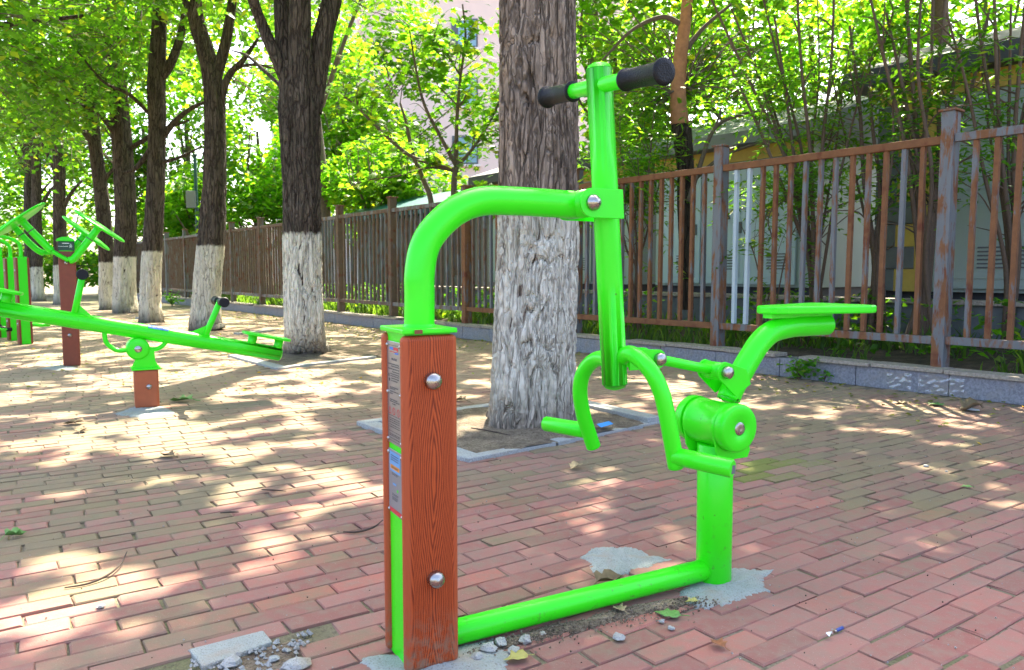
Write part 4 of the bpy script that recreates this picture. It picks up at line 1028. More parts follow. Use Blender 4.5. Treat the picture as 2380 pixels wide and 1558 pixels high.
# ------------------------------------------------------------------ trees
def bark_trunk(name, pts, rad, parent, mat, seg=64, step=.03, depth=.018, seed=0, flare=None, limbs=()):
    """trunk grown as one surface with furrowed bark; limbs are joined into the same mesh"""
    pts = np.asarray(pts, float); P = smooth_path(pts, 10); L = np.concatenate([[0], np.cumsum(np.linalg.norm(np.diff(P, axis=0), axis=1))])
    n = max(12, int(L[-1]/step)); q = np.linspace(0, L[-1], n); P = np.column_stack([np.interp(q, L, P[:, k]) for k in range(3)])
    rr = np.interp(np.linspace(0, 1, n), np.linspace(0, 1, len(rad)), rad); th = np.arange(seg)/seg*2*math.pi
    Vs = []; ridge = []
    T = np.gradient(P, axis=0); T /= np.linalg.norm(T, axis=1)[:, None]; u = np.array([1., 0, 0])
    for i in range(n):
        u = u-T[i]*(u@T[i]); u /= np.linalg.norm(u); v = np.cross(T[i], u); zq = q[i]
        r = rr[i]*(1+.05*np.sin(3*th+seed+zq*.7)+.03*np.sin(5*th+seed*2-zq*.9))
        if flare: r = r*(1+flare*np.exp(-zq/.13)*(1+.35*np.sin(5*th+seed)+.25*np.sin(8*th+seed*3)))
        Vs.append((P[i], u.copy(), v, r))
    A = np.stack([p+np.cos(th)[:, None]*u_*r_[:, None]+np.sin(th)[:, None]*v_*r_[:, None] for p, u_, v_, r_ in Vs])      # n,seg,3
    N = np.stack([np.cos(th)[:, None]*u_+np.sin(th)[:, None]*v_ for p, u_, v_, r_ in Vs])
    if depth:
        S = A*np.array([1, 1, .11]); w1 = vn(A*np.array([6, 6, 4.]), seed+1)-.5
        S = S+N*0+w1[..., None]*.055
        a = 1-np.abs(2*vn(S*30, seed+2)-1)*1.0; b = 1-np.abs(2*vn(S*62, seed+3)-1); c = vn(A*np.array([70, 70, 34.]), seed+4)
        furrow = np.clip((a-.80)/.20, 0, 1)**1.2; f2 = np.clip((b-.76)/.24, 0, 1)
        cross = np.clip(((1-np.abs(2*vn(A*np.array([20, 20, 26.]), seed+5)-1))-.86)/.14, 0, 1)
        hgt = 1-.95*furrow-.35*f2-.22*cross+.28*(c-.5)
        A = A+N*((hgt-1)*depth)[..., None]; ridge = np.clip(hgt, 0, 1)
    else: ridge = np.ones(A.shape[:2])
    V = A.reshape(-1, 3); rv = ridge.reshape(-1)
    ii, jj = np.meshgrid(np.arange(n-1), np.arange(seg), indexing='ij'); k2 = (jj+1) % seg
    Fq = np.stack([ii*seg+jj, ii*seg+k2, (ii+1)*seg+k2, (ii+1)*seg+jj], -1).reshape(-1, 4)
    for lp_, lr in limbs:
        lp_ = smooth_path(lp_, 6); m = len(lp_); sg = 20; lrr = np.interp(np.linspace(0, 1, m), np.linspace(0, 1, len(lr)), lr)
        t2 = np.gradient(lp_, axis=0); t2 /= np.linalg.norm(t2, axis=1)[:, None]; uu, _, _ = basis(t2[0]); LV = []
        tt = np.arange(sg)/sg*2*math.pi
        for i in range(m):
            uu = uu-t2[i]*(uu@t2[i]); uu /= np.linalg.norm(uu); vv = np.cross(t2[i], uu); rb = lrr[i]*(1+.10*(vn(np.column_stack([np.cos(tt)*2, np.sin(tt)*2, np.full(sg, i*.35)]), seed+7)-.5))
            LV.append(lp_[i]+np.cos(tt)[:, None]*uu*rb[:, None]+np.sin(tt)[:, None]*vv*rb[:, None])
        i2, j2 = np.meshgrid(np.arange(m-1), np.arange(sg), indexing='ij'); kk = (j2+1) % sg
        Fq = np.vstack([Fq, np.stack([i2*sg+j2, i2*sg+kk, (i2+1)*sg+kk, (i2+1)*sg+j2], -1).reshape(-1, 4)+len(V)])
        V = np.vstack([V, np.vstack(LV)]); rv = np.concatenate([rv, np.full(m*sg, .8)])
    return np_mesh(name, V, Fq, mat, parent, None, True, None, {'ridge': rv})
def px_path(pts, Y, dY=None):
    return [at(x, y, Y+(0 if dY is None else dY[i])) for i, (x, y) in enumerate(pts)]
GT = 'whitewashed street trees in a row'
def street_tree(label, base, path, radii, white, seed, limbs=(), crown=(), seg=40, step=.05, depth=.014, flare=.25, leaf=.13, tone=1.0):
    b = np.array([base[0], base[1], 0.0])
    t = empty('street_tree', b, label, 'tree', GT)
    bark_trunk('trunk', [b+[0, 0, -.03]]+list(path), radii, t, m_bark(white, seed*3.1, tone, 'bark_whitewashed'), seg, step, depth, seed, flare, limbs)
    cr = Crown()
    for c in crown: c(cr)
    if cr.n: cr.build('crown', t, M['leaf'])
    return t
def cl(c, r, n, size=.13, **kw): return lambda cr: cloud(cr, c, r, int(n*(1.9 if size < .15 else 1)), size, **kw)
def sp_(c, r, k, per, size=.12, **kw): return lambda cr: sprays(cr, c, r, k, per, size, **kw)

# big nearest tree
Y1 = 3.88
T1 = [(.095, Y1, .25), (.105, Y1, .6), (.118, Y1+.0, 1.0), (.122, Y1+.01, 1.5), (.12, Y1+.03, 2.2), (.13, Y1+.05, 3.2)]
street_tree('biggest whitewashed tree trunk with deep furrowed bark, directly behind the rider machine', (.09, Y1), T1, [.212, .212, .208, .203, .195, .188, .18, .17], 1.06, 1, tone=2.9,
            limbs=[([(.13, Y1+.05, 3.0), (.5, Y1+.3, 4.0), (1.2, Y1+1.2, 5.2)], [.13, .10, .05]), ([(.12, Y1, 3.0), (-.4, Y1+.2, 4.2), (-1.4, Y1+.7, 5.4)], [.13, .1, .05]), ([(.13, Y1, 3.1), (.2, Y1+1.0, 4.4), (.3, Y1+2.6, 5.8)], [.12, .09, .05])],
            crown=[cl((.6, 5.6, 5.4), (3.0, 2.3, 1.3), 9000, seed=1), cl((-1.6, 5.2, 5.2), (2.0, 2.2, 1.1), 6000, seed=2), cl((2.6, 5.2, 5.0), (2.0, 2.0, 1.0), 6000, seed=3), cl((.5, 7.4, 6.4), (2.8, 2.0, 1.2), 6000, seed=4)],
            seg=170, step=.012, depth=.026, flare=.20)
# second: three-limbed fork
Y2 = 7.0
lim = lambda pts, r, Y=Y2, d=None: (px_path(pts, Y, d), r)
street_tree('forked whitewashed tree with four thick limbs at the low end of the seesaw', gp(712, 822)[:2]+[0, 0], [at(708, 760, Y2), at(704, 640, Y2), at(703, 450, Y2), at(698, 280, Y2), at(696, 190, Y2), at(697, 150, Y2)],
            [.205, .178, .172, .170, .165, .172, .185, .17], 1.125, 2,
            limbs=[lim([(680, 230), (668, 170), (660, 90), (655, 0), (650, -160)], [.10, .085, .078, .07, .06], d=(0, 0, .02, .05, .2)), lim([(700, 240), (700, 160), (697, 80), (697, 0), (690, -180)], [.115, .108, .098, .092, .08], d=(-.05, -.06, -.08, -.1, 0)),
                   lim([(722, 260), (737, 170), (752, 80), (772, 0), (800, -130)], [.10, .095, .09, .085, .07], d=(0, .03, .06, .1, .3)), lim([(665, 190), (640, 130), (610, 60), (588, 0), (560, -90)], [.055, .055, .05, .045, .04], d=(-.05, -.08, -.1, -.2, -.3)),
                   lim([(668, 215), (620, 170), (575, 130), (540, 118)], [.02, .018, .014, .008], d=(0, .2, .5, .9))],
            crown=[cl((-1.8, 8.4, 6.0), (2.6, 2.4, 1.6), 8000, seed=5), cl((-3.4, 6.9, 5.0), (1.7, 1.9, 1.0), 4500, seed=6), cl((-.6, 8.6, 6.3), (2.0, 2.2, 1.3), 5000, seed=7), cl((-3.6, 9.0, 4.7), (1.4, 1.7, .8), 2600, .14, seed=8),
                   sp_((-2.8, 8.2, 4.0), (1.2, 1.0, .6), 34, 26, .12, root=(-1.9, 7, 4.2))], seg=96, step=.022, depth=.020, flare=.28)
Y3 = 10.3
street_tree('leaning whitewashed tree with a bent upper trunk just left of the forked tree', at(480, 633, Y3)[:2]+[0, 0], [at(479, 745, Y3), at(484, 640, Y3), at(492, 560, Y3), at(500, 420, Y3), at(500, 260, Y3), at(494, 185, Y3), at(478, 120, Y3), at(455, 40, Y3), at(448, -60, Y3)],
            [.20, .185, .182, .168, .145, .135, .132, .115, .10, .09], 1.13, 3,
            limbs=[(px_path([(500, 190), (522, 110), (535, 40), (548, -60)], Y3), [.075, .07, .06, .05]), (px_path([(508, 260), (530, 180), (565, 140), (600, 90)], Y3), [.05, .045, .035, .02]), (px_path([(455, 60), (438, 20), (426, -20)], Y3), [.06, .05, .045]),
                   (px_path([(508, 225), (545, 165), (590, 150), (640, 160)], Y3), [.025, .022, .018, .012])],
            crown=[cl((-3.8, 11.8, 6.2), (2.2, 2.2, 1.7), 5000, seed=9), cl((-5.2, 10.2, 5.0), (1.5, 1.5, 1.1), 3500, seed=10), sp_((-3.9, 10.6, 4.4), (1.5, 1.0, .8), 46, 30, .12, root=(-4.1, 10.3, 4.6)), sp_((-3.3, 11.2, 3.3), (.6, .6, .6), 14, 26, .12, root=(-4.0, 10.6, 3.6))], seg=64, step=.035, depth=.018)
Y4 = 11.9
street_tree('slim whitewashed tree with a side branch, between the leaning trunk and a thicker far trunk', at(349, 633, Y4)[:2]+[0, 0], [at(350, 700, Y4), at(353, 600, Y4), at(358, 500, Y4), at(362, 400, Y4), at(364, 280, Y4), at(362, 200, Y4), at(366, 120, Y4), at(372, 20, Y4)],
            [.165, .155, .148, .138, .130, .125, .135, .12, .10], 1.10, 4,
            limbs=[(px_path([(372, 330), (400, 290), (440, 255), (482, 235)], Y4), [.05, .045, .035, .02]), (px_path([(352, 345), (330, 375), (310, 395), (285, 402)], Y4), [.045, .04, .03, .018]), (px_path([(366, 190), (395, 150), (418, 90), (432, 20)], Y4), [.075, .07, .06, .05]),
                   (px_path([(352, 270), (300, 220), (240, 190), (180, 120)], Y4, (0, -.3, -.6, -1)), [.03, .028, .02, .012]), (px_path([(370, 380), (420, 365), (470, 340)], Y4), [.03, .024, .014])],
            crown=[cl((-5.5, 13.2, 6.0), (2.2, 2.2, 1.9), 4500, seed=11), sp_((-5.9, 11.9, 4.5), (1.5, 1.0, .9), 56, 30, .12, root=(-5.6, 11.9, 5)), sp_((-6.6, 11.4, 3.7), (1.0, .8, .6), 30, 30, .12, root=(-5.7, 11.8, 4.4))], seg=52, step=.045, depth=.016)
Y5 = 14.6
street_tree('thick far whitewashed tree with long branches reaching up left, beside the small bench', at(291, 633, Y5)[:2]+[0, 0], [at(290, 700, Y5), at(290, 600, Y5), at(292, 500, Y5), at(286, 380, Y5), at(279, 280, Y5), at(270, 200, Y5), at(262, 100, Y5), at(258, 0, Y5)],
            [.215, .20, .195, .19, .18, .168, .165, .14, .12], 1.07, 5,
            limbs=[(px_path([(275, 325), (230, 265), (160, 200), (90, 130), (40, 70)], Y5, (0, -.5, -1.2, -2, -3)), [.04, .036, .03, .022, .015]), (px_path([(268, 220), (220, 160), (170, 90), (130, 20)], Y5, (0, -.4, -.8, -1.2)), [.075, .06, .05, .04]),
                   (px_path([(298, 345), (320, 335), (370, 305), (440, 280)], Y5), [.05, .045, .035, .02]), (px_path([(275, 300), (210, 255), (140, 225), (60, 190)], Y5, (0, -.5, -1.0, -1.6)), [.035, .03, .022, .014])],
            crown=[cl((-7.2, 15.6, 6.4), (2.4, 2.4, 2.2), 4000, seed=12), cl((-4.5, 14.5, 6.4), (2.6, 2.4, 1.4), 6500, .2, seed=31), cl((-9.5, 13.2, 6.2), (2.6, 2.4, 1.4), 6500, .2, seed=32), sp_((-7.5, 13.6, 4.7), (1.9, 1.2, 1.3), 70, 32, .13, root=(-7.2, 14.6, 5)), sp_((-8.1, 13.2, 3.7), (1.5, 1.0, .6), 44, 32, .13, root=(-7.4, 14.4, 4.4)), sp_((-9.6, 14.2, 3.9), (1.2, 1.0, .9), 40, 32, .13, root=(-7.6, 14.5, 5))], seg=48, step=.05, depth=.018)  # the two big-leaf clouds are added to dapple the ground below
Y6 = 16.0
street_tree('far whitewashed tree directly behind the small bench', at(248, 633, Y6)[:2]+[0, 0], [at(247, 680, Y6), at(246, 600, Y6), at(240, 500, Y6), at(232, 420, Y6), at(220, 320, Y6), at(210, 200, Y6), at(205, 60, Y6)],
            [.16, .15, .145, .14, .13, .12, .11, .09], .98, 6,
            limbs=[(px_path([(226, 350), (190, 300), (150, 240), (110, 210)], Y6), [.06, .05, .04, .02]), (px_path([(236, 430), (262, 395), (285, 385)], Y6), [.04, .035, .02])],
            crown=[cl((-7.2, 18.6, 6.6), (2.8, 2.6, 1.5), 6500, .21, seed=33), cl((-11.6, 18.2, 6.4), (2.8, 2.6, 1.5), 6500, .21, seed=34), sp_((-9.2, 15.4, 4.6), (1.7, 1.2, 1.4), 70, 32, .14, root=(-8.8, 16, 5)), sp_((-10.4, 15.2, 3.7), (1.5, 1.0, .7), 44, 32, .14, root=(-8.9, 16, 4.6)), sp_((-8.2, 15.8, 6), (1.5, 1.5, 1.4), 50, 32, .15)], seg=40, step=.06, depth=.014)  # first two leaf clouds put in to break the sunlight on the lane
for lab, x, yb, Yq, rad, wt, sd in (('far tree trunk directly behind the red-brown wheel post', 141, 690, 18.5, .15, .95, 7), ('distant slim whitewashed trunk just left of the red-brown wheel post', 88, 700, 20.9, .135, .92, 8), ('most distant whitewashed trunk, behind the green gooseneck walkers', 70, 690, 24.4, .15, .92, 9)):
    street_tree(lab, at(x, 633, Yq)[:2]+[0, 0], [at(x, 650, Yq), at(x-1, 560, Yq), at(x-3, 480, Yq), at(x-3, 400, Yq), at(x-8, 300, Yq), at(x-15, 120, Yq)], [rad*1.1, rad, rad*.95, rad*.9, rad*.85, rad*.7, rad*.5], wt, sd,
                limbs=[(px_path([(x+3, 490), (x+24, 450), (x+50, 420)], Yq), [.06, .045, .02]), (px_path([(x-4, 420), (x-30, 360), (x-60, 300)], Yq), [.06, .045, .02])],
                crown=[sp_(at(x-10, 330, Yq), (1.9, 1.6, 1.3), 60, 32, .16, root=at(x, 300, Yq)), sp_(at(x-30, 200, Yq), (2.4, 2.0, 1.6), 60, 32, .17, root=at(x, 250, Yq))], seg=30, step=.08, depth=.012)
# leafy tree whose trunk stands left of the view; its low boughs hang into the upper left
t = empty('leafy_tree', (-7.6, 9.2, 0), 'leafy tree whose low boughs hang into the upper left corner', 'tree')
bark_trunk('trunk', [(-7.6, 9.2, -.02), (-7.6, 9.2, 1.5), (-7.55, 9.25, 3.2), (-7.4, 9.4, 5.2)], [.18, .16, .14, .10], t, m_bark(1.1, 31, 1, 'bark_whitewashed'), 32, .06, .014, 21, .2,
           [([(-7.5, 9.25, 3.0), (-6.6, 9.6, 3.7), (-5.4, 9.9, 4.0)], [.07, .05, .02]), ([(-7.5, 9.25, 3.2), (-6.9, 8.6, 4.0), (-6.2, 7.8, 4.2)], [.06, .045, .02])])
cr = Crown()
sprays(cr, (-6.2, 9.8, 4.0), (1.5, 1.3, .8), 42, 28, .115, root=(-7.4, 9.3, 4)); sprays(cr, (-5.6, 8.6, 3.7), (1.0, .9, .45), 34, 28, .11, root=(-7.2, 9.1, 4)); sprays(cr, (-7.0, 10.8, 3.4), (1.3, 1.0, .8), 44, 30, .115, root=(-7.4, 9.6, 4))
cloud(cr, (-6.6, 9.4, 5.6), (2.4, 2.4, 1.2), 8500, .13, seed=14)
cr.build('crown', t, M['leaf'])

# middle tree in front of the pink building (trunk rises behind the fence)
Y = 10.6
t = empty('maple_tree', at(1065, 640, Y)*[1, 1, 0], 'lobed-leaf tree with spreading thin branches in front of the pink building', 'tree')
br = [(px_path([(1062, 640), (1060, 520), (1055, 450), (1058, 400), (1072, 370)], Y), [.06, .05, .045, .04, .035]),
      (px_path([(1005, 640), (1003, 480), (985, 420), (960, 360), (945, 290), (930, 240)], Y, (.2,)*6), [.045, .04, .036, .03, .024, .015]),
      (px_path([(1060, 395), (1020, 385), (950, 360), (880, 300), (820, 240), (760, 200)], Y, (0, -.1, -.3, -.5, -.7, -.9)), [.03, .027, .024, .02, .015, .008]),
      (px_path([(1062, 390), (1025, 320), (985, 240), (965, 150), (950, 60)], Y, (0, -.2, -.4, -.5, -.6)), [.03, .025, .02, .015, .008]),
      (px_path([(1060, 380), (1062, 280), (1070, 180), (1082, 90), (1075, 10)], Y, (0, -.1, -.2, -.2, -.3)), [.03, .025, .02, .016, .010]),
      (px_path([(1070, 380), (1110, 330), (1150, 260), (1180, 180)], Y), [.026, .02, .015, .01]),
      (px_path([(1065, 400), (1000, 390), (920, 410), (850, 420), (800, 440)], Y, (0, -.1, -.2, -.3, -.4)), [.02, .018, .015, .011, .006]),
      (px_path([(1072, 180), (1040, 130), (1000, 90), (960, 80)], Y, (-.2, -.3, -.4, -.5)), [.014, .012, .009, .005]), (px_path([(1068, 250), (1020, 200), (1005, 170)], Y, (-.2, -.3, -.4)), [.012, .009, .005])]
mb = MB()
for p, r in br: mb.tube(p, r, 10, True, 6)
mb.build('trunk', M['limb'], t)
cr = Crown()
def along(cr, paths, k, sp, size, shape, lo=.25, filt=True, **kw):
    out = []
    for p in paths:
        p = smooth_path(p, 6); i = rng.uniform(lo, 1.0, k)*(len(p)-1.001); i0 = i.astype(int)
        out.append(p[i0]+(p[i0+1]-p[i0])*(i-i0)[:, None]+rng.normal(0, sp, (k, 3))*[1, 1, .6])
    C = np.vstack(out)
    if filt: C = C[~gap(C)]
    cr.put(leaves(C, size, shape, **kw))
along(cr, [b[0] for b in br[2:]], 70, .17, .115, MAPLE, .3, False, tilt=.45, droop=.25)
MBR = np.vstack([smooth_path(b[0], 6) for b in br])
for x, y, rx, rz, k in ((800, 270, .55, .30, 9), (870, 330, .5, .22, 10), (930, 300, .45, .25, 10), (960, 370, .45, .2, 12), (1000, 130, .5, .28, 8), (1080, 60, .5, .3, 9), (1110, 230, .4, .35, 9), (1130, 330, .35, .3, 10), (900, 210, .5, .25, 8), (840, 160, .5, .3, 9), (790, 60, .5, .4, 12), (1130, 420, .4, .2, 8), (1100, 150, .35, .3, 8)):
    sprays(cr, at(x, y, Y-.4), (rx, .6, rz), max(3, int(k*.8)), 17, .105, MBR, MAPLE, filt=True, tilt=.45, droop=.2, yellow=.25)
cr.build('crown', t, M['leaf'])

# reddish leaning trunk right of the column
Y = 7.9
t = empty('red_barked_tree', at(1592, 690, Y)*[1, 1, 0], 'leafy tree with a reddish smooth trunk rising behind the fence right of the handle column', 'tree')
bark_trunk('trunk', [at(1596, 720, Y), at(1594, 600, Y), at(1590, 480, Y), at(1592, 400, Y), at(1584, 300, Y)], [.065, .07, .072, .085, .098], t, m_bark(None, 51, .8, 'dark_bark'), 40, .03, .008, 33, None,
           [(px_path([(1582, 320), (1577, 250), (1580, 160), (1588, 90), (1597, 20), (1600, -80)], Y), [.088, .075, .066, .058, .052, .045])])
rb = [o for o in t.children][0]
up_ = MB().tube(px_path([(1581, 290), (1576, 235), (1579, 160), (1587, 90), (1596, 20), (1599, -80)], Y), [.093, .082, .072, .063, .056, .05], 28, True, 8); up_.build('bare_upper_trunk', M['redbark'], t)
for p, r in ((px_path([(1600, 470), (1622, 400), (1660, 300), (1720, 268), (1790, 255)], Y-.2), [.026, .024, .02, .016, .008]), (px_path([(1588, 60), (1540, 40), (1470, 70), (1400, 140)], Y), [.03, .024, .018, .01]), (px_path([(1660, 300), (1672, 270), (1676, 250)], Y-.2), [.014, .011, .008]), (px_path([(1612, 420), (1670, 370), (1740, 340), (1800, 330)], Y-.1), [.02, .017, .013, .008]), (px_path([(1590, 120), (1640, 60), (1700, 10)], Y), [.03, .02, .014])): MB().tube(p, r, 10, True, 6).build('side_branch', M['limb'], t)
cr = Crown()
for x, y, rx, rz, k in ((1400, 60, .6, .4, 14), (1480, 130, .55, .4, 14), (1400, 250, .5, .4, 12), (1470, 300, .5, .4, 14), (1430, 370, .4, .3, 10), (1530, 60, .6, .4, 14), (1660, 60, .6, .4, 14), (1680, 170, .55, .4, 14), (1740, 110, .5, .4, 12), (1640, 230, .4, .3, 8), (1500, 400, .4, .25, 8), (1700, 250, .5, .3, 10)):
    sprays(cr, at(x, y, Y+.5), (rx, .9, rz), max(3, int(k*.8)), 24, .09, at(1590, 200, Y), LEAF4, filt=True, tilt=.5, droop=.25, yellow=.25)
cloud(cr, (2.2, 8.6, 5.2), (2.4, 2.2, 1.6), 11000, .13, seed=22)
cr.build('crown', t, M['leaf'])

# multi-stemmed shrubs just behind the fence
def shrub(px, py, Y, stems, label, leafy, seed, size=.085):
    b = at(px, py, Y); b[2] = .12
    t = empty('tall_shrub', b, label, 'shrub', 'multi-stemmed shrubs behind the fence')
    mb = MB(); paths = []
    for (pts, r0, dy) in stems:
        p = [b+rng.normal(0, .05, 3)*[1, 1, 0]]+[at(x, y, Y+dy*(i+1)/len(pts)) for i, (x, y) in enumerate(pts)]
        p = np.array(p); p[1:-1] += rng.normal(0, .018, p[1:-1].shape); mb.tube(p, [r0, r0*.8, r0*.6, r0*.4], 9, True, 5); paths.append(p)
        sp = smooth_path(p, 6)
        for q in range(5):                                             # side twigs
            i = rng.integers(len(sp)//3, len(sp)-1); v = rng.normal(0, 1, 3)*[1, 1, .4]+[0, 0, .9]; v /= np.linalg.norm(v); L = rng.uniform(.25, .65)
            tw = np.array([sp[i], sp[i]+v*L*.5+rng.normal(0, .03, 3), sp[i]+v*L+[0, 0, -.05]]); mb.tube(tw, [r0*.35, r0*.15], 5, False, 4)
            if tw[-1][2] > 1.5: paths.append(tw)
    mb.build('stems', M['stem'], t)
    cr = Crown(); C = []; dr = []
    for p in paths:
        p = smooth_path(p, 6); z = p[:, 2]
        for q in range(leafy):
            i = rng.integers(0, len(p)-1); c = p[i]+rng.normal(0, .10, 3)
            if c[2] < 1.45 and rng.random() < .86: continue
            a = rng.uniform(0, 2*math.pi); d_ = np.array([math.cos(a), math.sin(a), rng.uniform(-.5, .2)]); s_ = np.array([-d_[1], d_[0], 0])
            for m in range(7):                                         # a compound leaf
                for sg in (-1, 1): C.append(c+d_*.04*m+[0, 0, -.004*m*m]); dr.append(a+sg*1.0)
    C = np.array(C); dr = np.array(dr); k = ~gap(C); k |= C[:, 2] < 2.6
    cr.put(leaves(C[k], size, NARROW, .25, .5, dr[k], light=.95)); cr.build('foliage', t, M['shrubleaf'])
    return t
def fan(x0, y0, tops, r, Y=0):
    out = []
    for i, (x, y) in enumerate(tops):
        mx = x0+(x-x0)*.30+rng.uniform(-12, 12); my = y0+(y-y0)*.42
        out.append(([(x0+(x-x0)*.06, y0-70), (mx, my), (x0+(x-x0)*.66, y0+(y-y0)*.72), (x, y)], r*rng.uniform(.7, 1.15), rng.uniform(-.3, .5)))
    return out
shrub(1900, 700, 6.75, fan(1900, 700, [(1640, -30), (1700, 20), (1760, -60), (1800, 40), (1850, -60), (1900, 0), (1940, -80), (1985, 60), (1690, 140), (1960, 200), (1780, 200), (2030, 120)], .022), 'spreading thin-stemmed shrub behind the middle of the fence, above the seat', 5, 1)
shrub(2150, 690, 6.1, fan(2150, 690, [(2010, -60), (2060, 30), (2100, -70), (2140, 0), (2170, -60), (2090, 160), (2040, 90), (2200, -50), (2235, 80), (2300, 20)], .026), 'shrub with thick brown stems left of the near fence post', 3, 2)
shrub(2345, 690, 6.0, fan(2345, 690, [(2200, 30), (2260, -60), (2310, -40), (2350, 10), (2390, -60), (2420, 60), (2280, 150), (2380, 240)], .022), 'shrub with long bare stems at the right edge of the fence', 2, 3)
shrub(1480, 700, 7.4, fan(1480, 700, [(1400, 300), (1440, 250), (1480, 330), (1520, 260), (1560, 330), (1420, 420)], .014), 'low leafy shrub behind the fence just right of the handle column', 13, 4, .075)
shrub(1790, 690, 6.3, [([(1800, 600), (1780, 520), (1815, 470)], .008, 0), ([(1760, 610), (1730, 560), (1720, 520)], .007, 0), ([(1830, 600), (1840, 540), (1870, 500)], .007, .1)], 'small leafy sprout behind the two new pale fence bars', 30, 5, .08)

# bright background trees beyond the kiosks and at the end of the lane
def back_tree(name, label, c, trunk_r, blobs, group='background trees beyond the fence', mat='leaf_far', hue=None, size=.2):
    t = empty(name, (c[0], c[1], 0), label, 'tree', group)
    blobs = [(np.array(b[0], float), b[1], b[2]) for b in blobs]; top = max(b[0][2] for b in blobs)
    MB().tube([(c[0], c[1], 0), (c[0]+.1, c[1], top*.5), (c[0], c[1]+.1, top)], [trunk_r, trunk_r*.75, trunk_r*.3], 12, True, 4).build('trunk', M['limb'], t)
    cr = Crown()
    for i, (bc_, br_, n) in enumerate(blobs):
        cloud(cr, bc_, br_, int(n*(1.75 if c[1] < 17 else 2.3)), size, clump=.42, cs=1.1, filt=False, seed=60+i, hue=hue, yellow=.15)
        for q in range(6):
            e = ell(bc_, np.array(br_)*.8, 1)[0]; s0 = np.array([c[0], c[1], max(1.0, e[2]*.6)]); cr.tw.tube([s0, (s0+e)/2+rng.normal(0, .15, 3), e], [.04, .012], 6, False, 4)
    cr.build('crown', t, M[mat]); return t
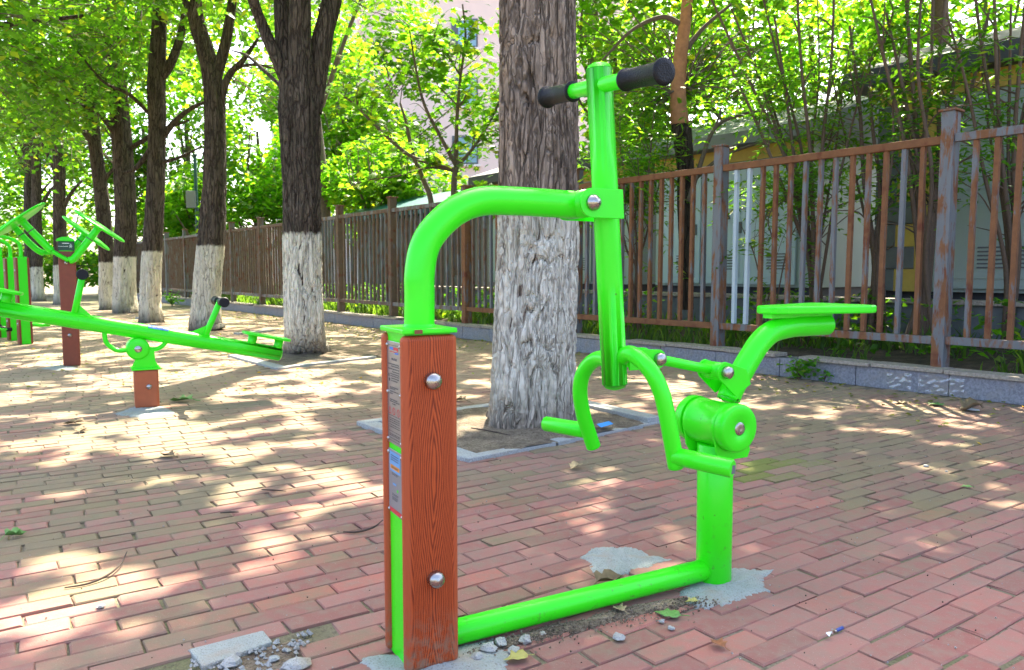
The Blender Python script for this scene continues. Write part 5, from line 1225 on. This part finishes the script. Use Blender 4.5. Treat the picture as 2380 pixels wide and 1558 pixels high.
BT = [('bushy_tree', 'bright leafy tree behind the kiosk between the column and the red trunk', (1.6, 12.2), .10, [((1.4, 12.2, 4.4), (1.9, 1.3, 1.6), 2600), ((2.2, 12.0, 2.9), (1.3, 1.0, .9), 1200)]),
      ('bushy_tree', 'bright leafy tree above the blue kiosk', (4.6, 12.0), .12, [((4.4, 12.0, 4.6), (1.9, 1.4, 1.7), 2800), ((3.4, 11.6, 3.4), (1.2, 1.0, .9), 1200)]),
      ('bushy_tree', 'bright leafy tree above the right kiosk roof', (6.9, 11.4), .12, [((6.9, 11.4, 4.8), (2.0, 1.5, 1.7), 2800), ((5.9, 11.0, 3.7), (1.2, 1.0, .8), 1000)]),
      ('bushy_tree', 'leafy tree behind the right edge of the kiosk roof', (9.0, 11.0), .12, [((9.0, 11.0, 5.0), (1.8, 1.5, 1.8), 2200)]),
      ('bushy_tree', 'tall light tree far behind the blue kiosk', (3.6, 17.5), .14, [((3.4, 17.5, 6.2), (3.0, 2.0, 2.8), 2600), ((6.6, 17.5, 6.6), (2.6, 2.0, 2.6), 2200)]),
      ('low_tree', 'low yellow-green tree above the teal roof', (-3.2, 17.6), .08, [((-2.9, 17.6, 2.9), (1.5, 1.1, 1.0), 1700), ((-1.9, 17.2, 2.5), (1.0, .9, .8), 900)]),
      ('low_tree', 'yellow-green tree left of the teal roof, right of the forked trunk', (-4.6, 19.0), .09, [((-4.5, 19.0, 2.5), (1.2, 1.1, 1.1), 1300)]),
      ('low_tree', 'bright bush beyond the fence between the leaning and forked trunks', (-6.6, 19.6), .08, [((-6.4, 19.6, 3.4), (1.2, 1.0, 1.7), 1900), ((-6.6, 19.0, 2.0), (1.2, .9, .9), 900)]),
      ('low_tree', 'pale bush beyond the fence between the slim and leaning trunks', (-9.2, 22.5), .08, [((-9.3, 22.5, 2.4), (1.5, 1.1, 1.3), 1500)]),
      ('bushy_tree', 'tall leafy tree far beyond the forked trunk', (-5.4, 24.0), .15, [((-5.6, 24.0, 6.2), (2.0, 1.8, 2.6), 2400), ((-4.2, 23.6, 4.6), (1.3, 1.2, 1.5), 1100)]),
      ('bushy_tree', 'far leafy tree at the end of the lane behind the bench', (-12.4, 26.0), .15, [((-12.4, 26.0, 3.0), (2.0, 1.6, 2.2), 2200), ((-13.6, 25.6, 5.6), (2.2, 1.8, 2.0), 2000)]),
      ('bushy_tree', 'far leafy tree at the end of the lane behind the wheel post', (-16.2, 27.5), .15, [((-16.4, 27.5, 3.2), (2.4, 1.8, 2.6), 2400), ((-17.0, 27.5, 6.6), (2.6, 2.0, 2.4), 2000)]),
      ('bushy_tree', 'far leafy tree at the end of the lane by the left edge', (-20.6, 28.5), .15, [((-20.4, 28.5, 3.6), (2.8, 2.0, 3.0), 2600), ((-20.2, 28.0, 7.4), (2.8, 2.0, 2.4), 2000)]),
      ('bushy_tree', 'high leafy tree beyond the far trunks of the lane', (-11.2, 22.5), .14, [((-11.6, 22.5, 6.6), (2.4, 2.0, 1.8), 2200)]),
      ('bushy_tree', 'light green tree filling the gap between the leaning and forked trunks', (-8.4, 25.5), .15, [((-8.2, 25.5, 5.4), (1.9, 1.6, 2.6), 2200), ((-9.8, 25.0, 3.0), (1.4, 1.2, 1.5), 1000)]),
      ('bushy_tree', 'light green tree showing between the slim and leaning trunks', (-11.6, 27.5), .15, [((-11.6, 27.5, 7.0), (1.8, 1.6, 2.4), 1700)]),
      ('bushy_tree', 'pale light-leaved tree half covering the pink building', (-5.6, 27.0), .12, [(at(830, 170, 27), (1.6, 1.2, 2.2), 1100), (at(960, 120, 27), (1.5, 1.2, 1.8), 900), (at(900, 330, 26), (2.0, 1.2, 1.2), 1000), (at(1080, 250, 26), (1.1, 1.2, 2.0), 500)]),
      ('low_bush', 'low bush at the far end of the lane behind the bench', (-14.2, 25.0), .05, [((-14.0, 25.0, .7), (1.7, .8, .8), 900)]),
      ('low_bush', 'low bush at the far end of the lane behind the wheel post', (-18.4, 27.6), .05, [((-18.4, 27.6, .8), (2.6, .8, .9), 1300)]),
      ('low_bush', 'low bush at the far end of the lane by the left edge', (-23.4, 29.5), .05, [((-23.4, 29.5, .9), (2.8, .8, 1.0), 1300)]),
      ('bushy_tree', 'slender tree with light leaves left of the pink building', (-8.2, 30.0), .16, [((-8.4, 30.0, 8.2), (1.5, 2.0, 2.6), 1800), ((-6.6, 30, 6.4), (1.2, 1.6, 1.8), 1100)])]
for nm, lab, c, r, bl in BT: back_tree(nm, lab, c, r, bl, size=.14 if c[1] < 15 else (.17 if c[1] < 22 else .21))
shrub(2040, 700, 6.4, fan(2040, 700, [(1930, 160), (1975, 60), (2020, 120), (2075, 230), (2110, 140)], .024), 'thick-stemmed shrub in front of the grey and yellow corner blocks', 2, 6)
# trees added for shade: crowns above the view over paving, bed and fence
for i, (lab, c, bl) in enumerate((('added canopy tree, crown out of view, shading the paving from behind the right kiosk', (5.2, 9.6), [((3.6, 6.4, 5.6), (2.6, 2.2, 1.0), 7500), ((4.9, 8.4, 6.2), (2.4, 2.4, 1.2), 6000), ((5.6, 5.6, 5.4), (1.6, 2.0, .9), 3500)]), ('added canopy tree, crown out of view, shading the middle fence behind the farther kiosk', (1.6, 14.6), [((1.0, 11.4, 6.6), (2.4, 2.2, 1.1), 6500), ((-.6, 13.6, 7.2), (2.4, 2.4, 1.1), 6500), ((3.2, 10.6, 6.6), (2.2, 2.2, 1.0), 5500)]), ('added canopy tree, crown out of view, shading the far fence left of the teal roof', (-4.4, 18.2), [((-2.4, 16.2, 7.6), (2.4, 2.4, 1.1), 6000), ((-4.6, 18.6, 8.2), (2.6, 2.4, 1.2), 6000)]))):
    t = empty('added_shade_tree', (c[0], c[1], 0), lab, 'tree')
    MB().tube([(c[0], c[1], 0), (c[0], c[1]-.1, 2.5), (c[0]-.2, c[1]-.3, 5.6)], [.14, .12, .07], 14, True, 4).build('trunk', M['limb'], t)
    cr = Crown()
    for k, (a, b, n) in enumerate(bl): cloud(cr, a, b, int(n*1.9), .13, seed=80+k, clump=.35)
    for a, b, n in bl: cr.tw.tube([(c[0], c[1]-.2, 4.6), (np.array(a)+[c[0], c[1], 4.6])/2+[0, 0, .4], a], [.06, .02], 8, False, 5)
    cr.build('crown', t, M['leaf'])

# ------------------------------------------------------------------ things lying on the paving
def fallen_leaf(px, py, size, az, mat, label, curl=.25, kind=0, z=.004):
    c = gp(px, py); t = rng.normal(0, 1, 1)
    n = 9; S = []
    out = [(0, -.06), (.10, .02), (.30, .08), (.36, .26), (.27, .38), (.40, .55), (.20, .66), (.10, .82), (0, 1.02), (-.10, .84), (-.24, .66), (-.37, .52), (-.26, .36), (-.38, .24), (-.28, .06), (-.10, .02)] if kind == 0 else \
          [(0, 0), (.12, .14), (.23, .34), (.25, .52), (.17, .76), (.05, .95), (0, 1.02), (-.06, .94), (-.17, .74), (-.26, .5), (-.22, .3), (-.11, .13)]
    def hgt(x, y): return curl*(1.5*abs(x)+.9*(y-.5)**2+.12*math.sin(9*x+5*y))*.9+.015
    V = [(0, .45, hgt(0, .45))]
    for f in (.5, 1.0):
        for x, y in out: V.append((x*f, .45+(y-.45)*f, hgt(x*f, .45+(y-.45)*f)))
    m = len(out); Fc = [(0, 1+k, 1+(k+1) % m) for k in range(m)]+[(1+k, 1+m+k, 1+m+(k+1) % m, 1+(k+1) % m) for k in range(m)]
    V = np.array(V)*size; ca, sa = math.cos(az), math.sin(az)
    W = np.column_stack([V[:, 0]*ca-V[:, 1]*sa+c[0], V[:, 0]*sa+V[:, 1]*ca+c[1], V[:, 2]+z])
    mb = MB(); mb.add(W, Fc, True)
    st = np.array([[0, -.06, hgt(0, -.06)], [.03, -.22, .05], [.08, -.36, .03]])*size
    st = np.column_stack([st[:, 0]*ca-st[:, 1]*sa+c[0], st[:, 0]*sa+st[:, 1]*ca+c[1], st[:, 2]+z]); mb.tube(st, size*.018, 5)
    o = mb.build('fallen_leaf', M[mat], None, c); m_ = o.modifiers.new('thickness', 'SOLIDIFY'); m_.thickness = .0006
    return tag(o, label, 'leaf', 'fallen leaves on the paving')
for a in ((1225, 1532, .050, 1.9, 'yellowleaf', 'yellowing leaf beside the rubble at the foot of the woodgrain post', .35), (1580, 1436, .058, 1.2, 'greenleaf', 'flat fresh green leaf below the base tube near the green column', .10),
          (1683, 1512, .040, .5, 'brownleaf', 'small curled brown leaf at the bottom right of the green column', .5), (1345, 1086, .070, 2.6, 'tanleaf', 'curled tan leaf in front of the granite kerb left of the hanging foot bar', .5),
          (14, 1256, .055, -.6, 'greenleaf', 'green leaf standing on edge at the left border', .9), (402, 1066, .085, 1.0, 'darkleaf', 'dark curled leaf on the shaded bricks below the seesaw post', .5), (445, 935, .14, 1.5, 'greenleaf', 'large olive green leaf right of the seesaw post', .45),
          (2275, 953, .16, 2.0, 'darkleaf', 'big dark dry leaf near the wall at the right edge', .7), (2190, 946, .11, .4, 'greenleaf', 'flat green leaf in the sun patch beside the tiled wall', .2), (2108, 944, .07, 1.2, 'darkleaf', 'small dark leaf in the middle of the bright sun patch by the wall', .6),
          (1645, 962, .07, 2.2, 'brownleaf', 'brown leaf just behind the pivot hub of the rider machine', .5), (1960, 953, .06, .9, 'tanleaf', 'small tan leaf in the speckled light in front of the wall', .4),
          (1080, 935, .10, 1.0, 'darkleaf', 'dark leaf on the bricks between the post and the big trunk', .5), (195, 985, .10, 2.0, 'darkleaf', 'dark leaf on the sunlit ground left of the seesaw post', .4), (185, 1008, .08, .3, 'darkleaf', 'small dark leaf nearest the left in the bright sunny patch', .4),
          (1450, 1428, .040, .6, 'tanleaf', 'tan dry leaf lying against the lower edge of the base tube', .5), (1620, 1402, .030, 1.7, 'yellowleaf', 'tiny yellow leaf in the dirt under the green column', .4), (1665, 1268, .045, 2.9, 'brownleaf', 'dark brown leaf beside the left edge of the green column', .7),
          (1390, 1366, .085, -1.0, 'darkleaf', 'shrivelled dark leaf behind the base tube below the concrete patch', .6), (2258, 1135, .04, 1.4, 'greenleaf', 'tiny green leaf in the sun fleck at the right edge', .2), (1185, 1425, .03, .9, 'tanleaf', 'small tan leaf behind the post end of the base tube', .4)):
    fallen_leaf(*a)
def stone(px, py, r, label, mat='stone', flat=.5, name='stone', cat='stone', z=0, el=1.0):
    c = gp(px, py); b = []; seed = rng.integers(0, 999)
    n, m = 7, 5; V = []
    for i in range(m):
        ph = math.pi*i/(m-1)
        for j in range(n):
            th_ = 2*math.pi*j/n; d = np.array([math.sin(ph)*math.cos(th_), math.sin(ph)*math.sin(th_), math.cos(ph)])
            q = r*(.62+.76*vn(np.array([d*1.7+seed]), 5)[0]); V.append(c+d*q*np.array([el, 1, flat])+[0, 0, r*flat*.7+z])
    Fc = [(i*n+j, (i+1)*n+j, (i+1)*n+(j+1) % n, i*n+(j+1) % n) for i in range(m-1) for j in range(n)]
    o = MB().add(np.array(V), Fc, False).build(name, M[mat], None, c); return tag(o, label, cat, 'loose stones on the paving')
for a in ((1436, 1486, .0145, 'pale chipped stone on the bricks below the middle of the base tube'), (1560, 1463, .008, 'small whitish pebble right of the pale chipped stone'), (235, 1412, .009, 'grey pebble on the bricks in the lower left'), (2152, 1086, .013, 'small white stone on the shaded bricks at the far right'), (2200, 1097, .006, 'tiny white pebble just right of the small white stone'),
          (1135, 1512, .018, 'largest concrete lump at the foot of the woodgrain post'), (1165, 1498, .015, 'flat concrete chip behind the largest lump at the post foot'), (1195, 1515, .016, 'thin pale concrete flake right of the largest lump', 'stone', .3), (1222, 1492, .015, 'pale concrete flake against the base tube', 'stone', .5), (1262, 1476, .008, 'bluish pebble against the front of the base tube'), (1108, 1530, .013, 'small dirty lump touching the woodgrain post'),
          (540, 1545, .022, 'flat pale stone in the broken paving hole, left one', 'stone', .4), (690, 1552, .028, 'larger flat pale stone at the right rim of the paving hole', 'stone', .35), (636, 1536, .012, 'grey pebble in the middle of the paving hole', 'granite'), (1538, 1447, .008, 'small grey pebble among the dirt left of the green leaf'), (1900, 1180, .004, 'tiny pebble on the bricks right of the green column')): stone(*a)
# pale cement-covered brick at the edge of the hole
P4 = [gp(x, y)[:2] for x, y in ((438, 1512), (612, 1468), (634, 1494), (470, 1554))]
mb = MB(); mb.prism([np.append(p, -.03) for p in P4], (0, 0, 1), .034); o = mb.build('cement_block', M['concrete'], None, gp(530, 1510), .004); tag(o, 'pale grey-green cement block at the edge of the broken paving hole', 'paving block')
V = []; Fc = []                                                        # gravel in the hole
for q in range(420):
    c = HOLE[0]*0+np.array([rng.uniform(HOLE[:, 0].min(), HOLE[:, 0].max()), rng.uniform(HOLE[:, 1].min(), HOLE[:, 1].max())])
    if not inside(c[None], HOLE)[0] or inside(c[None], np.array(P4))[0]: continue
    r = rng.uniform(.002, .0075); b = len(V); d = rng.normal(0, 1, (6, 3))*.18+np.array([[1, 0, 0], [-1, 0, 0], [0, 1, 0], [0, -1, 0], [0, 0, 1], [0, 0, -1]])
    V += [np.append(c, .001)+x*r for x in d]; Fc += [(b+i, b+j, b+k) for i, j, k in ((0, 2, 4), (2, 1, 4), (1, 3, 4), (3, 0, 4), (2, 0, 5), (1, 2, 5), (3, 1, 5), (0, 3, 5))]
o = np_mesh('gravel', V, Fc, M['stone'], None, np.append(HOLE.mean(0), 0)); tag(o, 'loose gravel in the broken hole in the brick paving', 'gravel', None, 'stuff')
V = []; Fc = []                                                        # crumbs along the base tube and the post foot
for q in range(700):
    u_ = rng.uniform(0, 1); c = gp(1090+u_*560, 1512-u_*112)[:2]+rng.normal(0, .016+.012*(rng.random() < .2), 2); r = rng.uniform(.001, .0035); b = len(V); d = rng.normal(0, 1, (6, 3))*.2+np.array([[1, 0, 0], [-1, 0, 0], [0, 1, 0], [0, -1, 0], [0, 0, 1], [0, 0, -1]])
    V += [np.append(c, .004)+x*r for x in d]; Fc += [(b+i, b+j, b+k) for i, j, k in ((0, 2, 4), (2, 1, 4), (1, 3, 4), (3, 0, 4), (2, 0, 5), (1, 2, 5), (3, 1, 5), (0, 3, 5))]
o = np_mesh('dirt_crumbs', V, Fc, M['pit'], None, gp(1350, 1450)); tag(o, 'dirt crumbs gathered along the green base tube', 'dirt', None, 'stuff')
V = []; Fc = []                                                        # specks of grit over the near paving
n = 1500; P_ = np.column_stack([rng.uniform(-2.4, 2.6, n), .9+rng.random(n)**1.3*3.2])
for c in P_:
    if (c-WB)@WM > -.1: continue
    r = rng.uniform(.0008, .0026); b = len(V); d = rng.normal(0, 1, (6, 3))*.2+np.array([[1, 0, 0], [-1, 0, 0], [0, 1, 0], [0, -1, 0], [0, 0, 1], [0, 0, -1]])
    V += [np.append(c, .002)+x*r for x in d]; Fc += [(b+i, b+j, b+k) for i, j, k in ((0, 2, 4), (2, 1, 4), (1, 3, 4), (3, 0, 4), (2, 0, 5), (1, 2, 5), (3, 1, 5), (0, 3, 5))]
h = len(Fc)//2
for nm, f0, mt, lb in (('grit', Fc[:h], 'stone', 'pale specks of grit scattered over the near bricks'), ('grit', Fc[h:], 'twig', 'dark crumbs scattered over the near bricks')):
    o = np_mesh(nm, V, f0, M[mt], None, np.zeros(3)); tag(o, lb, 'grit', None, 'stuff')
def twig(pts, r, label):
    p = [gp(x, y)+[0, 0, .006+dz] for x, y, dz in pts]; o = MB().tube(p, [r*.6, r, r*.9, r*.4], 7, True, 6).build('fallen_twig', M['twig'], None, p[0]*[1, 1, 0]); tag(o, label, 'twig', 'fallen twigs on the paving')
twig([(150, 1372, 0), (205, 1362, 0), (252, 1345, .004), (283, 1322, .01), (296, 1297, .012)], .0030, 'long dark curved twig on the bricks at lower left')
twig([(798, 1241, 0), (830, 1243, .002), (868, 1235, .006), (890, 1222, .012)], .0034, 'dark bent twig beside the left side of the post')
twig([(608, 1143, .002), (645, 1146, .003), (665, 1147, .002)], .0028, 'short straight stick on the mossy bricks left of centre')
twig([(512, 1198, .002), (535, 1197, .003), (555, 1196, .002)], .003, 'tiny stick left of the short straight stick')
twig([(1095, 1012, .03), (1140, 1020, .03), (1185, 1030, .03)], .004, 'thin twig on the soil of the big tree pit')
c = gp(1946, 1470); v = gp(1985, 1455)-gp(1925, 1484); v /= np.linalg.norm(v)
t = empty('cigarette_lighter', c, 'tiny blue lighter lying on the bricks at lower right', 'lighter')
MB().tube([c-v*.004+[0, 0, .005], c+v*.008+[0, 0, .005], c+v*.020+[0, 0, .005]], .0038, 12).build('body', m_simple('dark_blue_plastic', (.01, .05, .26), .35), t)
MB().tube([c-v*.011+[0, 0, .005], c-v*.008+[0, 0, .005], c-v*.004+[0, 0, .005]], .0034, 10).build('metal_head', M['steel'], t)
c = gp(1405, 990, .035); mb = MB(); a = np.array([.9, .4, 0]); b = np.array([-.35, .75, 0]); mb.add([c-a*.035-b*.03, c+a*.035-b*.03+[0, 0, .012], c+a*.04+b*.03+[0, 0, .016], c-a*.03+b*.03+[0, 0, .006]], [(0, 1, 2, 3)])
o = mb.build('paper_scrap', m_simple('blue_paper', (.04, .30, .75), .8), None, c); o.modifiers.new('thickness', 'SOLIDIFY').thickness = .0008; tag(o, 'bright blue paper scrap on the soil of the big tree pit', 'paper')
def scrap(px, py, r, label):
    c = gp(px, py, .006); P_ = [c+np.array([math.cos(a)*r*rng.uniform(.5, 1.2), math.sin(a)*r*rng.uniform(.5, 1.2), rng.uniform(0, .012)]) for a in np.linspace(0, 6.28, 7)[:-1]]
    o = MB().add([c+[0, 0, .008]]+P_, [(0, 1+k, 1+(k+1) % 6) for k in range(6)]).build('paper_scrap', M['white'], None, c); o.modifiers.new('thickness', 'SOLIDIFY').thickness = .0006; tag(o, label, 'paper')
scrap(2050, 895, .05, 'crumpled white scrap in the sun patch at the foot of the tiled wall')
scrap(2253, 952, .05, 'pale crumpled scrap beside the big dark dry leaf at the right')
scrap(1928, 1477, .009, 'tiny white scrap beside the blue lighter')

# weeds at the foot of the wall, wall-top grass, ground cover behind the fence
def weed(px, py, h, k, label, z=0.0, size=.05, Y=None):
    b = gp(px, py, z) if Y is None else at(px, py, Y); t = empty('weed', b, label, 'weed', 'weeds along the wall')
    mb = MB(); C = []
    for q in range(k):
        a = rng.uniform(0, 6.28); rr = rng.uniform(.2, 1)*h*.7; e = b+[math.cos(a)*rr, math.sin(a)*rr, h*rng.uniform(.35, 1)]; mb.tube([b, (b+e)/2+[0, 0, h*.2], e], [.003, .0015], 5, False, 4)
        for m in range(9): C.append(b+(e-b)*rng.uniform(.4, 1.05)+rng.normal(0, .02, 3)+[0, 0, h*.05])
    mb.build('stems', M['stem'], t); cr = Crown(); cr.put(leaves(np.array(C), size, LEAF4, .2, .5, hue=(1, 1.15, 1))); cr.build('foliage', t, M['shrubleaf'])
weed(1856, 884, .17, 13, 'bushy green weed growing at the foot of the tiled wall', size=.05)
weed(1916, 886, .09, 6, 'small green weed just right of the bushy one at the wall foot', size=.04)
weed(400, 712, .34, 12, 'green weed at the far wall beside the leaning trunk', size=.09)
weed(2265, 775, .35, 10, 'leafy green weed just right of the near fence post', .19, .09)
def grass():
    n = 9000; tt = rng.uniform(-1.5, 18, n)**1.0; o = .20+rng.random(n)**1.4*1.35; p = WB+tt[:, None]*WU+o[:, None]*WM
    keep = vn(p*2.2, 71) > .40; p = p[keep]; o = o[keep]; n = len(p); h = rng.uniform(.06, .24, n)*np.where(o < .3, .7, 1); a = rng.uniform(0, 6.28, n); w_ = rng.uniform(.003, .006, n)*(1+.15*np.hypot(*p.T))
    d = np.column_stack([np.cos(a), np.sin(a)]); s_ = np.column_stack([-d[:, 1], d[:, 0]]); ln = h*rng.uniform(.2, .9, n); z0 = .13+.02*(o > .5)
    V = np.zeros((n, 5, 3)); V[:, 0, :2] = p-s_*w_[:, None]; V[:, 1, :2] = p+s_*w_[:, None]; m = p+d*(ln*.35)[:, None]; V[:, 2, :2] = m+s_*w_[:, None]*.8; V[:, 3, :2] = m-s_*w_[:, None]*.8; V[:, 4, :2] = p+d*ln[:, None]
    V[:, 0:2, 2] = z0[:, None]; V[:, 2:4, 2] = (z0+h*.62)[:, None]; V[:, 4, 2] = z0+h
    Fa = (np.arange(n)*5)[:, None, None]+np.array([[0, 1, 2], [0, 2, 3], [3, 2, 4]])[None]
    c = np.repeat(np.array([.03, .075, .016])+rng.random((n, 1))*np.array([.05, .07, .02]), 5, 0)
    ob = np_mesh('grass', V.reshape(-1, 3), Fa.reshape(-1, 3), M['shrubleaf'], None, W3(4, .4, .13), False, c); tag(ob, 'tufts of green grass along the planting bed behind the fence', 'grass', None, 'stuff')
grass()
def bed_cover():
    n = 7000; tt = rng.uniform(-1, 16, n); o = rng.uniform(.45, 1.6, n); p = WB+tt[:, None]*WU+o[:, None]*WM; k = vn(p*1.7, 73) > .46; p = p[k]
    C = np.column_stack([p, .18+rng.random(len(p))**1.5*.42]); V, Fa, c = leaves(C, .075, LEAF4, .3, .6, hue=(.85, .95, .9))
    ob = np_mesh('ground_cover', V, Fa, M['shrubleaf'], None, W3(4, 1, .15), True, c); tag(ob, 'leafy green undergrowth behind the bars of the fence', 'undergrowth', None, 'stuff')
bed_cover()
# litter of dry leaves and grit on the paving far off and along the wall
def litter():
    n = 900; tt = rng.uniform(-1, 14, n); o = -np.abs(rng.normal(0, .5, n))-.03; p = WB+tt[:, None]*WU+o[:, None]*WM
    q = rng.uniform(0, 1, (700, 2))*[7.5, 8.5]+[-7, 4.8]; p = np.vstack([p, q]); p = p[(p-WB)@WM < -.02]
    V, Fa, c = leaves(np.column_stack([p, np.full(len(p), .008)]), .035, LEAF4, 0, .25, hue=(1.9, .95, 1.3))
    ob = np_mesh('leaf_litter', V, Fa, M['shrubleaf'], None, W3(4, -1, 0), True, c); tag(ob, 'scattered small dry leaf bits on the dusty paving', 'leaf litter', None, 'stuff')
litter()
# clear plastic film stuck to the wall tiles
t_ = NT('clear_plastic_film'); g = t_.n('ShaderNodeBsdfGlossy'); g.inputs['Roughness'].default_value = .12; tr = t_.n('ShaderNodeBsdfTransparent'); mx = t_.n('ShaderNodeMixShader'); mx.inputs[0].default_value = .22
df = t_.n('ShaderNodeBsdfDiffuse'); df.inputs[0].default_value = (.7, .7, .7, 1); m2 = t_.n('ShaderNodeMixShader'); m2.inputs[0].default_value = .35
t_.l(g.outputs[0], m2.inputs[1]); t_.l(df.outputs[0], m2.inputs[2]); t_.l(tr.outputs[0], mx.inputs[1]); t_.l(m2.outputs[0], mx.inputs[2]); t_.l(mx.outputs[0], t_.out.inputs['Surface'])
for a, b, lab in ((.62, .78, 'clear wrinkled plastic film stuck on the wall tiles, left piece'), (.30, .575, 'clear wrinkled plastic film stuck on the wall tiles, right piece')):
    n, m = 40, 16; V = []
    for j in range(m):
        for i in range(n):
            tt = a+(b-a)*i/(n-1); z = .012+.105*j/(m-1); e = .004+.010*max(0, vn(np.array([[tt*26+z*60, z*30-tt*20]]), 91)[0]-.5)*2; V.append(W3(tt, -.004-e, z))
    o = np_mesh('plastic_film', V, [(j*n+i, j*n+i+1, (j+1)*n+i+1, (j+1)*n+i) for j in range(m-1) for i in range(n-1)], t_.m, None, W3((a+b)/2, -.01, 0), True); tag(o, lab, 'plastic film')
